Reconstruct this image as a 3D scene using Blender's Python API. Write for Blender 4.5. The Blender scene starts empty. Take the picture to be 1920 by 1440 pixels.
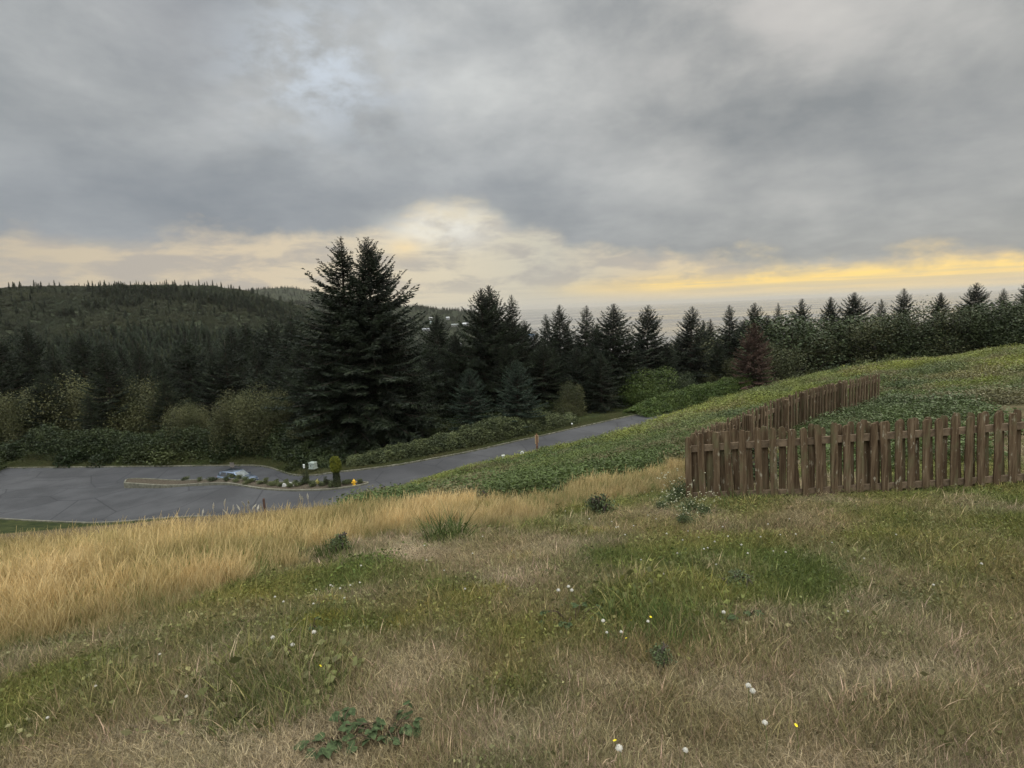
import bpy, math, random
import numpy as np
from mathutils import Matrix, Vector

# ------------------------------------------------------------------ camera
S = bpy.context.scene
COL = S.collection
rad = math.radians
EYE = 1.6
F = 1048.0            # focal length in pixels of a 1920 wide picture
PITCH, ROLL = rad(7.66), rad(-2.35)
cam_d = bpy.data.cameras.new('camera')
cam = bpy.data.objects.new('camera', cam_d)
COL.objects.link(cam)
cam_d.sensor_width = 36.0
cam_d.lens = 36.0 * F / 1920.0
cam_d.clip_start = 0.05
cam_d.clip_end = 120000.0
CM = Matrix.Rotation(math.pi / 2 - PITCH, 4, 'X') @ Matrix.Rotation(ROLL, 4, 'Z')
cam.matrix_world = Matrix.Translation((0, 0, EYE)) @ CM
S.camera = cam
CR = np.array(CM.to_3x3())

def ray(px, py):
    d = CR @ np.array([(px - 960) / F, -(py - 720) / F, -1.0])
    return d / d[1]

def P(px, py, d):
    r = ray(px, py) * d
    return np.array([r[0], r[1], r[2] + EYE])

def proj(x, y, z):
    p = np.stack([x, y, z - EYE], -1) @ CR
    w = np.maximum(-p[..., 2], 1e-6)
    return 960 + F * p[..., 0] / w, 720 - F * p[..., 1] / w

# ------------------------------------------------------------------ view
S.view_settings.view_transform = 'Standard'
S.view_settings.look = 'None'
S.view_settings.gamma = 1.0
S.view_settings.exposure = 0.22
S.render.engine = 'CYCLES'
S.cycles.max_bounces = 5
S.cycles.diffuse_bounces = 3
S.cycles.glossy_bounces = 2
S.cycles.transmission_bounces = 2
S.cycles.transparent_max_bounces = 4
S.cycles.volume_bounces = 0
S.cycles.use_denoising = True
S.cycles.sample_clamp_indirect = 4.0

# ------------------------------------------------------------------ node helpers
class NT:
    def __init__(s, tree):
        s.t = tree; s.n = tree.nodes; s.l = tree.links
    def put(s, sock, v):
        if isinstance(v, bpy.types.NodeSocket): s.l.new(v, sock)
        elif v is not None:
            if hasattr(sock, 'default_value'):
                dv = sock.default_value
                if hasattr(dv, '__len__') and not hasattr(v, '__len__'): v = [v] * len(dv)
                if hasattr(dv, '__len__') and len(dv) == 4 and len(v) == 3: v = (*v, 1)
                sock.default_value = v
    def m(s, op, a, b=None, c=None, clamp=False):
        n = s.n.new('ShaderNodeMath'); n.operation = op; n.use_clamp = clamp
        for i, v in enumerate((a, b, c)):
            if v is not None: s.put(n.inputs[i], v)
        return n.outputs[0]
    def ss(s, v, a, b, lo=0.0, hi=1.0):
        n = s.n.new('ShaderNodeMapRange'); n.interpolation_type = 'SMOOTHSTEP'
        s.put(n.inputs[0], v)
        for i, x in enumerate((a, b, lo, hi)): s.put(n.inputs[i + 1], x)
        return n.outputs[0]
    def mix(s, f, a, b, mode='MIX'):
        n = s.n.new('ShaderNodeMix'); n.data_type = 'RGBA'; n.blend_type = mode; n.clamp_factor = True
        s.put(n.inputs[0], f); s.put(n.inputs[6], a); s.put(n.inputs[7], b)
        return n.outputs[2]
    def noise(s, vec, scale, detail=4, rough=0.5, dist=0.0):
        n = s.n.new('ShaderNodeTexNoise')
        if vec is not None: s.l.new(vec, n.inputs['Vector'])
        n.inputs['Scale'].default_value = scale; n.inputs['Detail'].default_value = detail
        n.inputs['Roughness'].default_value = rough; n.inputs['Distortion'].default_value = dist
        return n.outputs['Fac']
    def ramp(s, f, pts, interp='LINEAR'):
        n = s.n.new('ShaderNodeValToRGB'); n.color_ramp.interpolation = interp
        e = n.color_ramp.elements
        while len(e) < len(pts): e.new(0.5)
        for el, (p, c) in zip(e, pts):
            el.position = p; el.color = (*c, 1) if hasattr(c, '__len__') else (c, c, c, 1)
        s.put(n.inputs[0], f)
        return n.outputs[0]
    def xyz(s, x, y, z):
        n = s.n.new('ShaderNodeCombineXYZ')
        for i, v in enumerate((x, y, z)): s.put(n.inputs[i], v)
        return n.outputs[0]
    def gauss(s, u, v, cu, cv, su, sv):
        a = s.m('DIVIDE', s.m('SUBTRACT', u, cu), su); b = s.m('DIVIDE', s.m('SUBTRACT', v, cv), sv)
        q = s.m('ADD', s.m('MULTIPLY', a, a), s.m('MULTIPLY', b, b))
        return s.m('EXPONENT', s.m('MULTIPLY', q, -1.0))

# ------------------------------------------------------------------ world: overcast dusk sky with a yellow gap over the sea
SUN_AZ, SUN_EL = 62.0, 30.0
W = bpy.data.worlds.new('World'); S.world = W; W.use_nodes = True
W.node_tree.nodes.clear()
w = NT(W.node_tree)
tc = w.n.new('ShaderNodeTexCoord'); sp = w.n.new('ShaderNodeSeparateXYZ')
w.l.new(tc.outputs['Generated'], sp.inputs[0])
dx, dy, dz = sp.outputs
el = w.m('MULTIPLY', w.m('ARCSINE', dz), 57.29578)
az = w.m('MULTIPLY', w.m('ARCTAN2', dx, dy), 57.29578)
zz = w.m('ADD', w.m('MAXIMUM', dz, 0.0), 0.13)
pl = w.xyz(w.m('DIVIDE', dx, zz), w.m('DIVIDE', dy, zz), 3.7)
pa = w.xyz(w.m('MULTIPLY', az, 0.05), w.m('MULTIPLY', el, 0.085), 1.3)
n1 = w.noise(pa, 1.3, 10, 0.57, 0.12)
n2 = w.noise(pl, 0.8, 10, 0.6, 0.2)
n3 = w.noise(w.xyz(w.m('MULTIPLY', az, 0.09), w.m('MULTIPLY', el, 0.16), 8.1), 2.2, 9, 0.58, 0.15)
st = w.noise(w.xyz(w.m('MULTIPLY', az, 0.035), w.m('MULTIPLY', el, 1.1), 4.4), 1.5, 6, 0.55, 0.2)
bnd = w.ramp(w.m('DIVIDE', w.m('ADD', az, 50), 100), [
    (0.0, .36), (.22, .36), (.33, .35), (.385, .40), (.43, .52), (.47, .50), (.52, .36), (.60, .24), (.68, .17), (.78, .125), (1.0, .12)], 'EASE')
bnd = w.m('MULTIPLY', bnd, 20)
ele = w.m('ADD', el, w.m('MULTIPLY', w.m('SUBTRACT', n3, 0.5), 6.0))
ele = w.m('ADD', ele, w.m('MULTIPLY', w.m('SUBTRACT', n1, 0.5), 4.0))
deck = w.ss(w.m('SUBTRACT', ele, bnd), -1.1, 1.5)
# gap below the deck
azr = w.m('DIVIDE', w.m('ADD', az, 40), 80)
gap = w.ramp(azr, [(0, (.54, .46, .34)), (.2, (.62, .52, .375)), (.42, (.65, .575, .43)), (.55, (.54, .51, .42)),
                   (.68, (.62, .52, .37)), (.85, (.74, .58, .31)), (1, (.78, .58, .28))])
yel = w.m('MULTIPLY', w.ss(az, -1, 20), w.gauss(el, az, 1.75, 30, 0.80, 400))
yel = w.m('MULTIPLY', yel, w.ss(st, .30, .55, .65, 1.0))
gap = w.mix(w.m('MULTIPLY', yel, 1.0), gap, (1.0, .70, .20))
low = w.ss(el, 0.0, 1.3, 1.0, 0.0)
gap = w.mix(w.m('MULTIPLY', low, .6), gap, w.mix(w.ss(az, 0, 22), (.58, .54, .46), (.74, .60, .36)))
gray = w.m('MULTIPLY', w.ss(w.noise(w.xyz(w.m('MULTIPLY', az, 0.10), w.m('MULTIPLY', el, 0.34), 2.2), 1.7, 8, 0.6, .3), .40, .62), w.ss(el, .6, 3.0))
gap = w.mix(w.m('MULTIPLY', gray, .72), gap, (.37, .345, .325))
stk = w.m('MULTIPLY', w.ss(st, .50, .66), w.ss(el, 4.0, 0.4))
gap = w.mix(w.m('MULTIPLY', stk, .45), gap, (.42, .40, .36))
# the deck
nn = w.m('ADD', w.m('MULTIPLY', n1, .6), w.m('MULTIPLY', n2, .4))
dk = w.ramp(nn, [(.33, (.222, .242, .258)), (.45, (.322, .338, .346)), (.54, (.412, .425, .427)), (.66, (.55, .562, .55))])
dark = w.m('MULTIPLY', w.ss(el, 17, 10), w.ss(az, 10, -22, .55, 1.0))
dk = w.mix(w.m('MULTIPLY', dark, .50), dk, (.175, .20, .235), 'MIX')
warm = w.m('MULTIPLY', w.ss(az, -5, 26), .6)
dk = w.mix(warm, dk, w.mix(1.0, dk, (1.06, 1.0, .92), 'MULTIPLY'))
bl = w.m('MULTIPLY', w.gauss(az, el, -17, 21.5, 7, 4.5), w.ss(n3, .36, .62))
dk = w.mix(w.m('MULTIPLY', bl, .85), dk, (.56, .62, .69))
tl = w.gauss(az, el, -28, 25, 5, 6)
dk = w.mix(w.m('MULTIPLY', tl, .45), dk, (.24, .25, .275))
tr = w.m('MULTIPLY', w.gauss(az, el, 25, 24, 9, 8), w.ss(n1, .35, .6))
dk = w.mix(w.m('MULTIPLY', tr, .5), dk, (.56, .53, .50))
sky = w.mix(deck, gap, dk)
hole = w.m('MULTIPLY', w.gauss(az, el, -6.5, 8.2, 5.0, 1.9), w.ss(n3, .34, .6, .25, 1.0))
sky = w.mix(w.m('MULTIPLY', hole, .95), sky, (.80, .78, .70))
yp = w.m('MULTIPLY', w.gauss(az, el, -10.0, 6.3, 1.8, .9), w.ss(n3, .3, .6))
sky = w.mix(w.m('MULTIPLY', yp, .7), sky, (.86, .66, .36))
boost = w.m('ADD', 1.0, w.ss(el, 30, 62, 0.0, 3.5))  # sky brightened out of view, overhead and behind, to light the ground
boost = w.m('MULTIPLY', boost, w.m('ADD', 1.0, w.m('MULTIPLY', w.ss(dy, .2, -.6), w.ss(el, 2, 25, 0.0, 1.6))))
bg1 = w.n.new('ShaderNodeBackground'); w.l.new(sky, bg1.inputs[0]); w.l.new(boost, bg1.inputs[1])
ns = w.n.new('ShaderNodeTexSky'); ns.sky_type = 'NISHITA'; ns.sun_disc = False
ns.sun_elevation = rad(SUN_EL); ns.sun_rotation = rad(SUN_AZ)
bg2 = w.n.new('ShaderNodeBackground'); w.l.new(ns.outputs[0], bg2.inputs[0]); bg2.inputs[1].default_value = 0.06
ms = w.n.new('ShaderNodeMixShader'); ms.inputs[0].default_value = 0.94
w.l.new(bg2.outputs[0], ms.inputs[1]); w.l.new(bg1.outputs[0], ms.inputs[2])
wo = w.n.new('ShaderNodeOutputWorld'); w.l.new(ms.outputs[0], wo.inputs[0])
W.cycles.sampling_method = 'MANUAL'; W.cycles.sample_map_resolution = 512

sun_d = bpy.data.lights.new('sun', 'SUN'); sun = bpy.data.objects.new('sun', sun_d); COL.objects.link(sun)
sun_d.energy = 0.9; sun_d.angle = rad(25); sun_d.color = (1.0, .90, .76)
sd = Vector((math.sin(rad(SUN_AZ)) * math.cos(rad(SUN_EL)), math.cos(rad(SUN_AZ)) * math.cos(rad(SUN_EL)), math.sin(rad(SUN_EL))))
sun.rotation_euler = sd.to_track_quat('Z', 'Y').to_euler()

# ------------------------------------------------------------------ object helpers
def tag(o, label=None, cat=None, group=None, kind=None):
    if label: o['label'] = label
    if cat: o['category'] = cat
    if group: o['group'] = group
    if kind: o['kind'] = kind
    return o

def empty(name, loc=(0, 0, 0), rz=0.0):
    o = bpy.data.objects.new(name, None); COL.objects.link(o)
    o.location = loc; o.rotation_euler = (0, 0, rz); o.empty_display_size = .2
    return o

def mesh(name, V, Fc, mat, shade=None, smooth=False):
    V = np.asarray(V, dtype=np.float32).reshape(-1, 3)
    me = bpy.data.meshes.new(name)
    if isinstance(Fc, np.ndarray):
        n, k = Fc.shape
        me.vertices.add(len(V)); me.vertices.foreach_set('co', V.ravel())
        me.loops.add(n * k); me.loops.foreach_set('vertex_index', Fc.astype(np.int32).ravel())
        me.polygons.add(n); me.polygons.foreach_set('loop_start', np.arange(0, n * k, k, dtype=np.int32))
        try: me.polygons.foreach_set('loop_total', np.full(n, k, dtype=np.int32))
        except Exception: pass
        me.update(calc_edges=True)
    else:
        me.from_pydata([tuple(map(float, v)) for v in V], [], [tuple(map(int, f)) for f in Fc])
    if shade is not None:
        a = me.color_attributes.new('shade', 'FLOAT_COLOR', 'POINT')
        sh = np.asarray(shade, dtype=np.float32)
        if sh.ndim == 1: sh = np.repeat(sh[:, None], 3, 1)
        sh = np.concatenate([sh, np.ones((len(sh), 1), np.float32)], 1)
        a.data.foreach_set('color', sh.ravel())
    if mat: me.materials.append(mat)
    if smooth: me.polygons.foreach_set('use_smooth', np.ones(len(me.polygons), dtype=bool))
    me.update()
    return me

def obj(name, me, parent=None, loc=None):
    o = bpy.data.objects.new(name, me); COL.objects.link(o)
    if parent: o.parent = parent
    if loc is not None: o.location = loc
    return o

def copy_tree(o, parent=None):
    c = o.copy(); COL.objects.link(c)
    if parent: c.parent = parent
    for ch in list(o.children): copy_tree(ch, c)
    return c

class MB:
    """collects solid shapes into one mesh"""
    def __init__(s): s.V = []; s.F = []
    def add(s, v, f):
        b = len(s.V); s.V += [tuple(p) for p in v]; s.F += [tuple(i + b for i in q) for q in f]
    def box(s, c, h, M=None, taper=1.0):
        x, y, z = c; a, b, e = h
        v = []
        for k in (-1, 1):
            t = taper if k > 0 else 1.0
            for i, j in ((-1, -1), (1, -1), (1, 1), (-1, 1)): v.append(Vector((x + i * a * t, y + j * b * t, z + k * e)))
        if M: v = [M @ p for p in v]
        s.add(v, [(0, 3, 2, 1), (4, 5, 6, 7), (0, 1, 5, 4), (1, 2, 6, 5), (2, 3, 7, 6), (3, 0, 4, 7)])
    def tube(s, pts, rs, n=8, cap=True):
        pts = [Vector(p) for p in pts]
        if not hasattr(rs, '__len__'): rs = [rs] * len(pts)
        v = []; f = []
        for i, p in enumerate(pts):
            t = (pts[min(i + 1, len(pts) - 1)] - pts[max(i - 1, 0)]).normalized()
            a = t.orthogonal().normalized() if i == 0 else (u - t * u.dot(t)).normalized()
            u = a; b = t.cross(a)
            for k in range(n):
                q = 2 * math.pi * k / n
                v.append(p + a * math.cos(q) * rs[i] + b * math.sin(q) * rs[i])
        for i in range(len(pts) - 1):
            for k in range(n):
                f.append((i * n + k, i * n + (k + 1) % n, (i + 1) * n + (k + 1) % n, (i + 1) * n + k))
        if cap: f.append(tuple(range(n - 1, -1, -1))); f.append(tuple((len(pts) - 1) * n + k for k in range(n)))
        s.add(v, f)
    def lathe(s, prof, n=12, c=(0, 0, 0)):
        v = []; f = []
        for r, z in prof:
            for k in range(n):
                q = 2 * math.pi * k / n; v.append((c[0] + r * math.cos(q), c[1] + r * math.sin(q), c[2] + z))
        for i in range(len(prof) - 1):
            for k in range(n): f.append((i * n + k, i * n + (k + 1) % n, (i + 1) * n + (k + 1) % n, (i + 1) * n + k))
        f.append(tuple(range(n - 1, -1, -1))); f.append(tuple((len(prof) - 1) * n + k for k in range(n)))
        s.add(v, f)
    def mesh(s, name, mat, smooth=False): return mesh(name, s.V, s.F, mat, smooth=smooth)
    def build(s, name, mat, parent=None, loc=None, smooth=False): return obj(name, s.mesh(name, mat, smooth), parent, loc)

# ------------------------------------------------------------------ materials
def material(name, rough=.8, spec=.3):
    m = bpy.data.materials.new(name); m.use_nodes = True
    t = NT(m.node_tree); b = m.node_tree.nodes['Principled BSDF']
    b.inputs['Roughness'].default_value = rough; b.inputs['Specular IOR Level'].default_value = spec
    return m, t, b

def pos(t): return t.n.new('ShaderNodeNewGeometry').outputs['Position']

def plain(name, col, rough=.6, spec=.3, metal=0, var=.15, scale=6, coat=0):
    m, t, b = material(name, rough, spec)
    tcn = t.n.new('ShaderNodeTexCoord').outputs['Object']
    n = t.noise(tcn, scale, 5, .6)
    lo = tuple(c * (1 - var) for c in col); hi = tuple(min(1, c * (1 + var)) for c in col)
    t.l.new(t.mix(t.ss(n, .3, .7), lo, hi), b.inputs['Base Color'])
    b.inputs['Metallic'].default_value = metal; b.inputs['Coat Weight'].default_value = coat
    return m

def foliage(name, a, c, scale=.35, rough=.6, rnd=.35):
    """leaf colour: clumps by position, tint per tree, 'shade' for each leaf's own colour"""
    m, t, b = material(name, rough, .25)
    oi = t.n.new('ShaderNodeObjectInfo')
    n = t.noise(pos(t), scale, 4, .6)
    k = t.m('ADD', t.ss(n, .35, .65), t.m('MULTIPLY', t.m('SUBTRACT', oi.outputs['Random'], .5), rnd), clamp=True)
    col = t.mix(k, a, c)
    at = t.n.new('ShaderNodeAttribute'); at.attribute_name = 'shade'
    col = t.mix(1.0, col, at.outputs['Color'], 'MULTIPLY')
    t.l.new(col, b.inputs['Base Color'])
    return m

def instanced(name, rough=.65, trans=0.0):
    """colour comes from the scattered plant's own tint times each blade's colour"""
    m, t, b = material(name, rough, .2)
    at = t.n.new('ShaderNodeAttribute'); at.attribute_type = 'INSTANCER'; at.attribute_name = 'tint'
    sh = t.n.new('ShaderNodeAttribute'); sh.attribute_name = 'shade'
    col = t.mix(1.0, at.outputs['Color'], sh.outputs['Color'], 'MULTIPLY')
    t.l.new(col, b.inputs['Base Color'])
    if trans:
        tr = t.n.new('ShaderNodeBsdfTranslucent'); t.l.new(col, tr.inputs[0])
        mx = t.n.new('ShaderNodeMixShader'); mx.inputs[0].default_value = trans
        t.l.new(b.outputs[0], mx.inputs[1]); t.l.new(tr.outputs[0], mx.inputs[2])
        t.l.new(mx.outputs[0], t.n['Material Output'].inputs[0])
    return m

# ------------------------------------------------------------------ terrain heights
RZ = -15.4
def G(px, py, z=RZ):
    r = ray(px, py); k = (z - EYE) / r[2]
    return (r[0] * k, r[1] * k)

def sstep(v, a, b):
    t = np.clip((np.asarray(v, float) - a) / (b - a), 0, 1); return t * t * (3 - 2 * t)

FAR_PX = [(0, 852), (150, 850), (300, 848), (420, 846), (470, 851), (495, 856), (532, 871), (560, 878.5), (577, 883), (588, 886), (600, 887.3),
          (622, 887), (662, 884), (701, 879), (743, 873.5), (786, 866), (842, 855.5), (898, 844.5), (960, 830), (1016, 818), (1072, 805),
          (1129, 792.5), (1185, 780), (1241, 771), (1297, 762.5), (1340, 757)]
FARE = [G(*p) for p in FAR_PX]
ISL_PX = [(230, 893), (330, 899), (420, 906), (449, 911), (478, 916.5), (507, 919.5), (537, 921), (566, 921.3), (610, 920), (639, 917), (668, 913), (683, 910),
          (692, 907.5), (693, 905.8), (690, 905), (680, 905.2), (668, 905.6), (640, 906.5), (600, 907), (560, 906.5), (520, 905.5), (480, 903), (450, 900), (420, 897), (330, 887.5), (235, 883)]
ISL = np.array([G(*p) for p in ISL_PX])

def resample(pts, n):
    pts = np.array(pts, float)
    for _ in range(2):   # corner cutting
        q = [pts[0]]
        for a, b in zip(pts[:-1], pts[1:]): q += [a * .75 + b * .25, a * .25 + b * .75]
        q.append(pts[-1]); pts = np.array(q)
    d = np.r_[0, np.cumsum(np.linalg.norm(np.diff(pts, axis=0), axis=1))]
    s = np.linspace(0, d[-1], n)
    return np.stack([np.interp(s, d, pts[:, 0]), np.interp(s, d, pts[:, 1])], 1)

NEAR = [(-62, 55), (-48, 51), (-35, 48.5), (-26, 47), (-18, 46.2), (-13, 47.5), (-6, 52.5), (0, 57), (8, 63.5), (16, 70), (24, 77), (31, 83)]
FE = resample([(p[0], p[1]) for p in FARE], 120)
NE_ = resample(NEAR, 120)
ROADP = np.concatenate([FE, NE_[::-1]])

def poly_in_dist(x, y, poly):
    x = np.asarray(x, float); y = np.asarray(y, float)
    ins = np.zeros(x.shape, bool); dm = np.full(x.shape, 1e9)
    for (ax, ay), (bx, by) in zip(poly, np.roll(poly, -1, 0)):
        c = ((ay > y) != (by > y)) & (x < (bx - ax) * (y - ay) / ((by - ay) if by != ay else 1e-9) + ax)
        ins ^= c
        ex, ey = bx - ax, by - ay; L = ex * ex + ey * ey + 1e-12
        t = np.clip(((x - ax) * ex + (y - ay) * ey) / L, 0, 1)
        dm = np.minimum(dm, (x - ax - t * ex) ** 2 + (y - ay - t * ey) ** 2)
    return ins, np.sqrt(dm)

def zroad(x, y):
    # the road behind the island sinks to the left
    yb = np.interp(x, [-60, -33, -28, -22, -17], [62, 59.2, 58.2, 57.0, 56.2])
    return RZ - 1.1 * sstep(-np.asarray(x), 19, 27) * sstep(np.asarray(y) - yb, -.2, .9) - .9 * sstep(-np.asarray(x), 27, 40)

CT = []
for gx in (-14, -7, 0, 7, 14):
    for gy in (-6, -2, 2, 6, 10, 13):
        if (gx < 6 or gy < 9) and not (gx < 0 and gy > 12):
            CT.append((gx, gy, -.1 * gy - .008 * gy * abs(gy) + .04 * gx))
def tc_(px, py, d, off=-.45):
    p = P(px, py, d); CT.append((p[0], p[1], p[2] + off))
CREST = [(1500, 705, 39, -.45), (1400, 727, 42, -.6), (1300, 760, 46, -1.0), (1241, 777, 50, -1.3), (1160, 801, 51, -1.4), (1100, 818, 50, -1.4), (1044, 832, 48, -1.5), (960, 854, 45, -1.7),
          (842, 877, 42, -.9), (757, 908, 38, -.6), (700, 925, 36, -.5)]
for a in CREST: tc_(*a)
for a in [(600, 975, 27), (420, 1010, 24), (200, 1045, 22), (0, 1080, 22)]: tc_(*a, off=0)
SIDE = [(1344, 793, 9.0), (1402, 769, 10.4), (1436, 756, 11.1), (1468, 746, 11.7), (1500, 735, 12.4), (1570, 716, 13.8), (1650, 700, 15.4)]
for a in SIDE[1:]: tc_(*a, off=-.90)
CT += [(14, 20, -2.6), (30, 30, -2.2), (28, 14, .3), (45, 45, -3), (60, 20, 2), (30, 45, -4.6), (50, 75, -9)]
for x_, y_ in NEAR[::2]: CT.append((x_, y_ - 1.5, RZ))
for x_, y_ in FARE[::3]: CT.append((x_, y_ + 3, RZ))
CT += [(-60, 95, -22), (-30, 95, -19), (0, 95, -16), (-60, 125, -27), (-20, 125, -22), (20, 125, -18), (45, 100, -14.5), (75, 110, -10), (90, 70, -4), (70, 130, -11),
       (-60, 20, -6), (-60, 40, -14), (-30, 10, -2.6), (-90, 60, -16), (-90, 100, -20), (90, 30, 2), (0, -30, 3.5), (50, -20, 4), (-50, -20, .5)]
CT = np.array(CT)
def tps_k(r2): return .5 * r2 * np.log(r2 + 1e-9)
def tps_fit(C, lam=.5):
    n = len(C); D = ((C[:, None, :2] - C[None, :, :2]) ** 2).sum(-1)
    A = np.zeros((n + 3, n + 3)); A[:n, :n] = tps_k(D) + lam * np.eye(n)
    A[:n, n] = 1; A[:n, n + 1:] = C[:, :2]; A[n, :n] = 1; A[n + 1:, :n] = C[:, :2].T
    return np.linalg.solve(A, np.r_[C[:, 2], 0, 0, 0])
CW = tps_fit(CT)
def tps(x, y):
    out = np.zeros(x.shape) + CW[-3] + CW[-2] * x + CW[-1] * y
    for (cx, cy, _), wt in zip(CT, CW[:-3]): out += wt * tps_k((x - cx) ** 2 + (y - cy) ** 2)
    return out

_rs = np.random.RandomState(5)
_T = _rs.rand(64, 64)
def vnoise(x, y):
    x = np.asarray(x, float); y = np.asarray(y, float)
    xi = np.floor(x).astype(int); yi = np.floor(y).astype(int); fx = x - xi; fy = y - yi
    fx = fx * fx * (3 - 2 * fx); fy = fy * fy * (3 - 2 * fy)
    g = lambda i, j: _T[(xi + i) % 64, (yi + j) % 64]
    return (g(0, 0) * (1 - fx) + g(1, 0) * fx) * (1 - fy) + (g(0, 1) * (1 - fx) + g(1, 1) * fx) * fy
def fbm(x, y, o=4):
    a, s, t = 1.0, 0, 0
    for i in range(o): s = s + a * vnoise(x * 2 ** i + i * 17.3, y * 2 ** i + i * 9.1); t += a; a *= .5
    return s / t

def far_h(x, y):
    r = np.hypot(x, y); a = np.degrees(np.arctan2(x, y))
    px = 960 + F * np.tan(np.radians(np.clip(a, -60, 60)))
    base = np.interp(r, [0, 110, 200, 330, 600, 1000, 1500, 9000], [-17, -19, -32, -45, -62, -72, -80, -112])
    sea = sstep(px, 880, 1010) * sstep(r, 300, 1500)
    base = base * (1 - sea) + (-125) * sea
    def ridge(R, wd, pts, floor):
        ab = np.interp(px, [p[0] for p in pts], [p[1] for p in pts])
        top = EYE + R * ab / F - floor
        return np.maximum(top, 0) * np.exp(-((r - R) / wd) ** 2)
    z = base
    n = (fbm(x / 90, y / 90, 4) - .5)
    z = z + ridge(880, 330, [(-400, 56), (0, 55), (200, 55), (420, 52), (470, 43), (520, 30), (560, 18), (620, 0), (700, -30), (800, -70)], -70)
    z = z + ridge(2100, 450, [(300, 0), (450, 12), (540, 16), (650, 14), (740, 9), (800, 4), (870, -5), (930, -14), (975, -22), (1005, -38), (1030, -60)], -90)
    z = z + ridge(2900, 450, [(300, 10), (420, 34), (490, 44), (560, 46), (640, 30), (720, 5), (820, -30)], -95)
    z = z + n * 14 * sstep(r, 200, 600) * (1 - sea)
    # high ground on the right
    z = z + 16 * np.exp(-((a - 45) / 17.0) ** 2) * np.exp(-((r - 190) / 110) ** 2) 
    return z

def hfun(x, y):
    x = np.asarray(x, float); y = np.asarray(y, float)
    r = np.hypot(x, y)
    xc = np.clip(x, -110, 110); yc = np.clip(y, -40, 150)
    z = tps(xc, yc)
    near = z + (fbm(x / 1.6, y / 1.6, 3) - .5) * .10 + (fbm(x / 9 + 5, y / 9, 3) - .5) * .7 * sstep(r, 12, 35)
    k = sstep(r, 95, 150) * (y > 0)
    z = near * (1 - k) + far_h(x, y) * k
    m = (np.abs(x) < 90) & (y > 30) & (y < 125)
    if m.any():
        ins, d = poly_in_dist(x[m], y[m], ROADP)
        zr = zroad(x[m], y[m]); zm = z[m]
        bl = sstep(d, .2, 5.0)
        zm = np.where(ins, zr - .16 * sstep(d, 0, .5) + .0 , (zr + .06) * (1 - bl) + zm * bl)
        z[m] = zm
    return z

def crest(px, top=.42, a=22, b=64):
    b = float(np.interp(px, [690, 850, 1000, 1300], [42, 46, 52, 64]))
    # the farthest point of the bank still in sight at this bearing
    ds = np.linspace(a, b, 120); r = ray(px, 800); z = hfun(r[0] * ds, ds.copy())
    i = int(np.argmax((z + top - EYE) / ds)); return r[0] * ds[i], ds[i], z[i]

def H(x, y): return float(hfun(np.array([x], float), np.array([y], float))[0])

def hit(px, py, h=0.0, d0=1.2, d1=60):
    """ground point seen at a pixel, for something h above the ground"""
    ds = np.geomspace(d0, d1, 260); r = ray(px, py)
    x = r[0] * ds; y = ds; z = EYE + r[2] * ds
    g = hfun(x.copy(), y.copy()) + h
    i = np.argmax(z < g)
    if z[i] >= g[i]: i = len(ds) - 1
    if i == 0: return x[0], y[0], g[0] - h
    a = (z[i - 1] - g[i - 1]); b = (g[i] - z[i]); t = a / (a + b + 1e-9)
    X = x[i - 1] * (1 - t) + x[i] * t; Y = y[i - 1] * (1 - t) + y[i] * t
    return X, Y, H(X, Y)

# ------------------------------------------------------------------ ground sheet
fa = np.arange(-56, 56.01, .36); ba = np.concatenate([np.arange(60, 180, 6), np.arange(180, 301, 6)])
ANG = np.radians(np.concatenate([fa, ba]))
RAD = np.concatenate([np.geomspace(.25, 8, 42), np.geomspace(8.12, 120, 235), np.geomspace(123, 9000, 150)])
gx = np.sin(ANG)[None, :] * RAD[:, None]; gy = np.cos(ANG)[None, :] * RAD[:, None]
gz = hfun(gx.ravel().copy(), gy.ravel().copy())
V = np.stack([gx.ravel(), gy.ravel(), gz], 1)
nr, na = gx.shape
ii, jj = np.meshgrid(np.arange(nr - 1), np.arange(na), indexing='ij')
j2 = (jj + 1) % na
Fq = np.stack([ii * na + jj, ii * na + j2, (ii + 1) * na + j2, (ii + 1) * na + jj], -1).reshape(-1, 4)
V = np.concatenate([V, [[0, 0, H(0, 0)]]]); c0 = len(V) - 1

# lawn colour map (also drives the grass): green patches and straw
BLOBS = [  # px, py, rx, ry, green, height
    (690, 1085, 75, 17, 1.0, .9), (700, 1105, 50, 10, .9, .7), (815, 1128, 120, 20, .75, .2), (745, 1160, 90, 16, .5, .1), (855, 1222, 50, 16, .8, .3), (540, 1300, 95, 34, 1.0, 2.6),
    (470, 1330, 60, 30, .9, 2.0), (1235, 1155, 100, 26, .78, 2.0), (1150, 1110, 130, 26, .5, .6), (1060, 996, 55, 17, .95, .6), (1000, 990, 22, 8, .8, .8), (1390, 1095, 70, 14, .55, .5),
    (1040, 1078, 24, 11, .8, .4), (1430, 950, 90, 16, .7, .3), (850, 1020, 60, 18, .8, .8), (940, 995, 30, 8, .6, .4), (620, 1050, 60, 16, .5, .7), (1440, 1240, 80, 34, .55, .8),
    (1245, 1242, 20, 8, .9, .2), (690, 1400, 100, 40, .35, .2), (870, 1320, 55, 20, .6, .5), (430, 1180, 60, 24, .5, .2), (1150, 930, 60, 14, .7, .3), (1300, 960, 60, 12, .6, .2),
    (1320, 1080, 60, 20, .5, .6), (1600, 1200, 120, 40, .6, .8), (1750, 1050, 110, 30, .6, .5), (200, 1330, 120, 40, .7, 1.2), (300, 1200, 90, 30, .6, .4), (90, 1200, 70, 30, .8, .8), (1720, 1360, 90, 30, .7, 1.0)]
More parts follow.
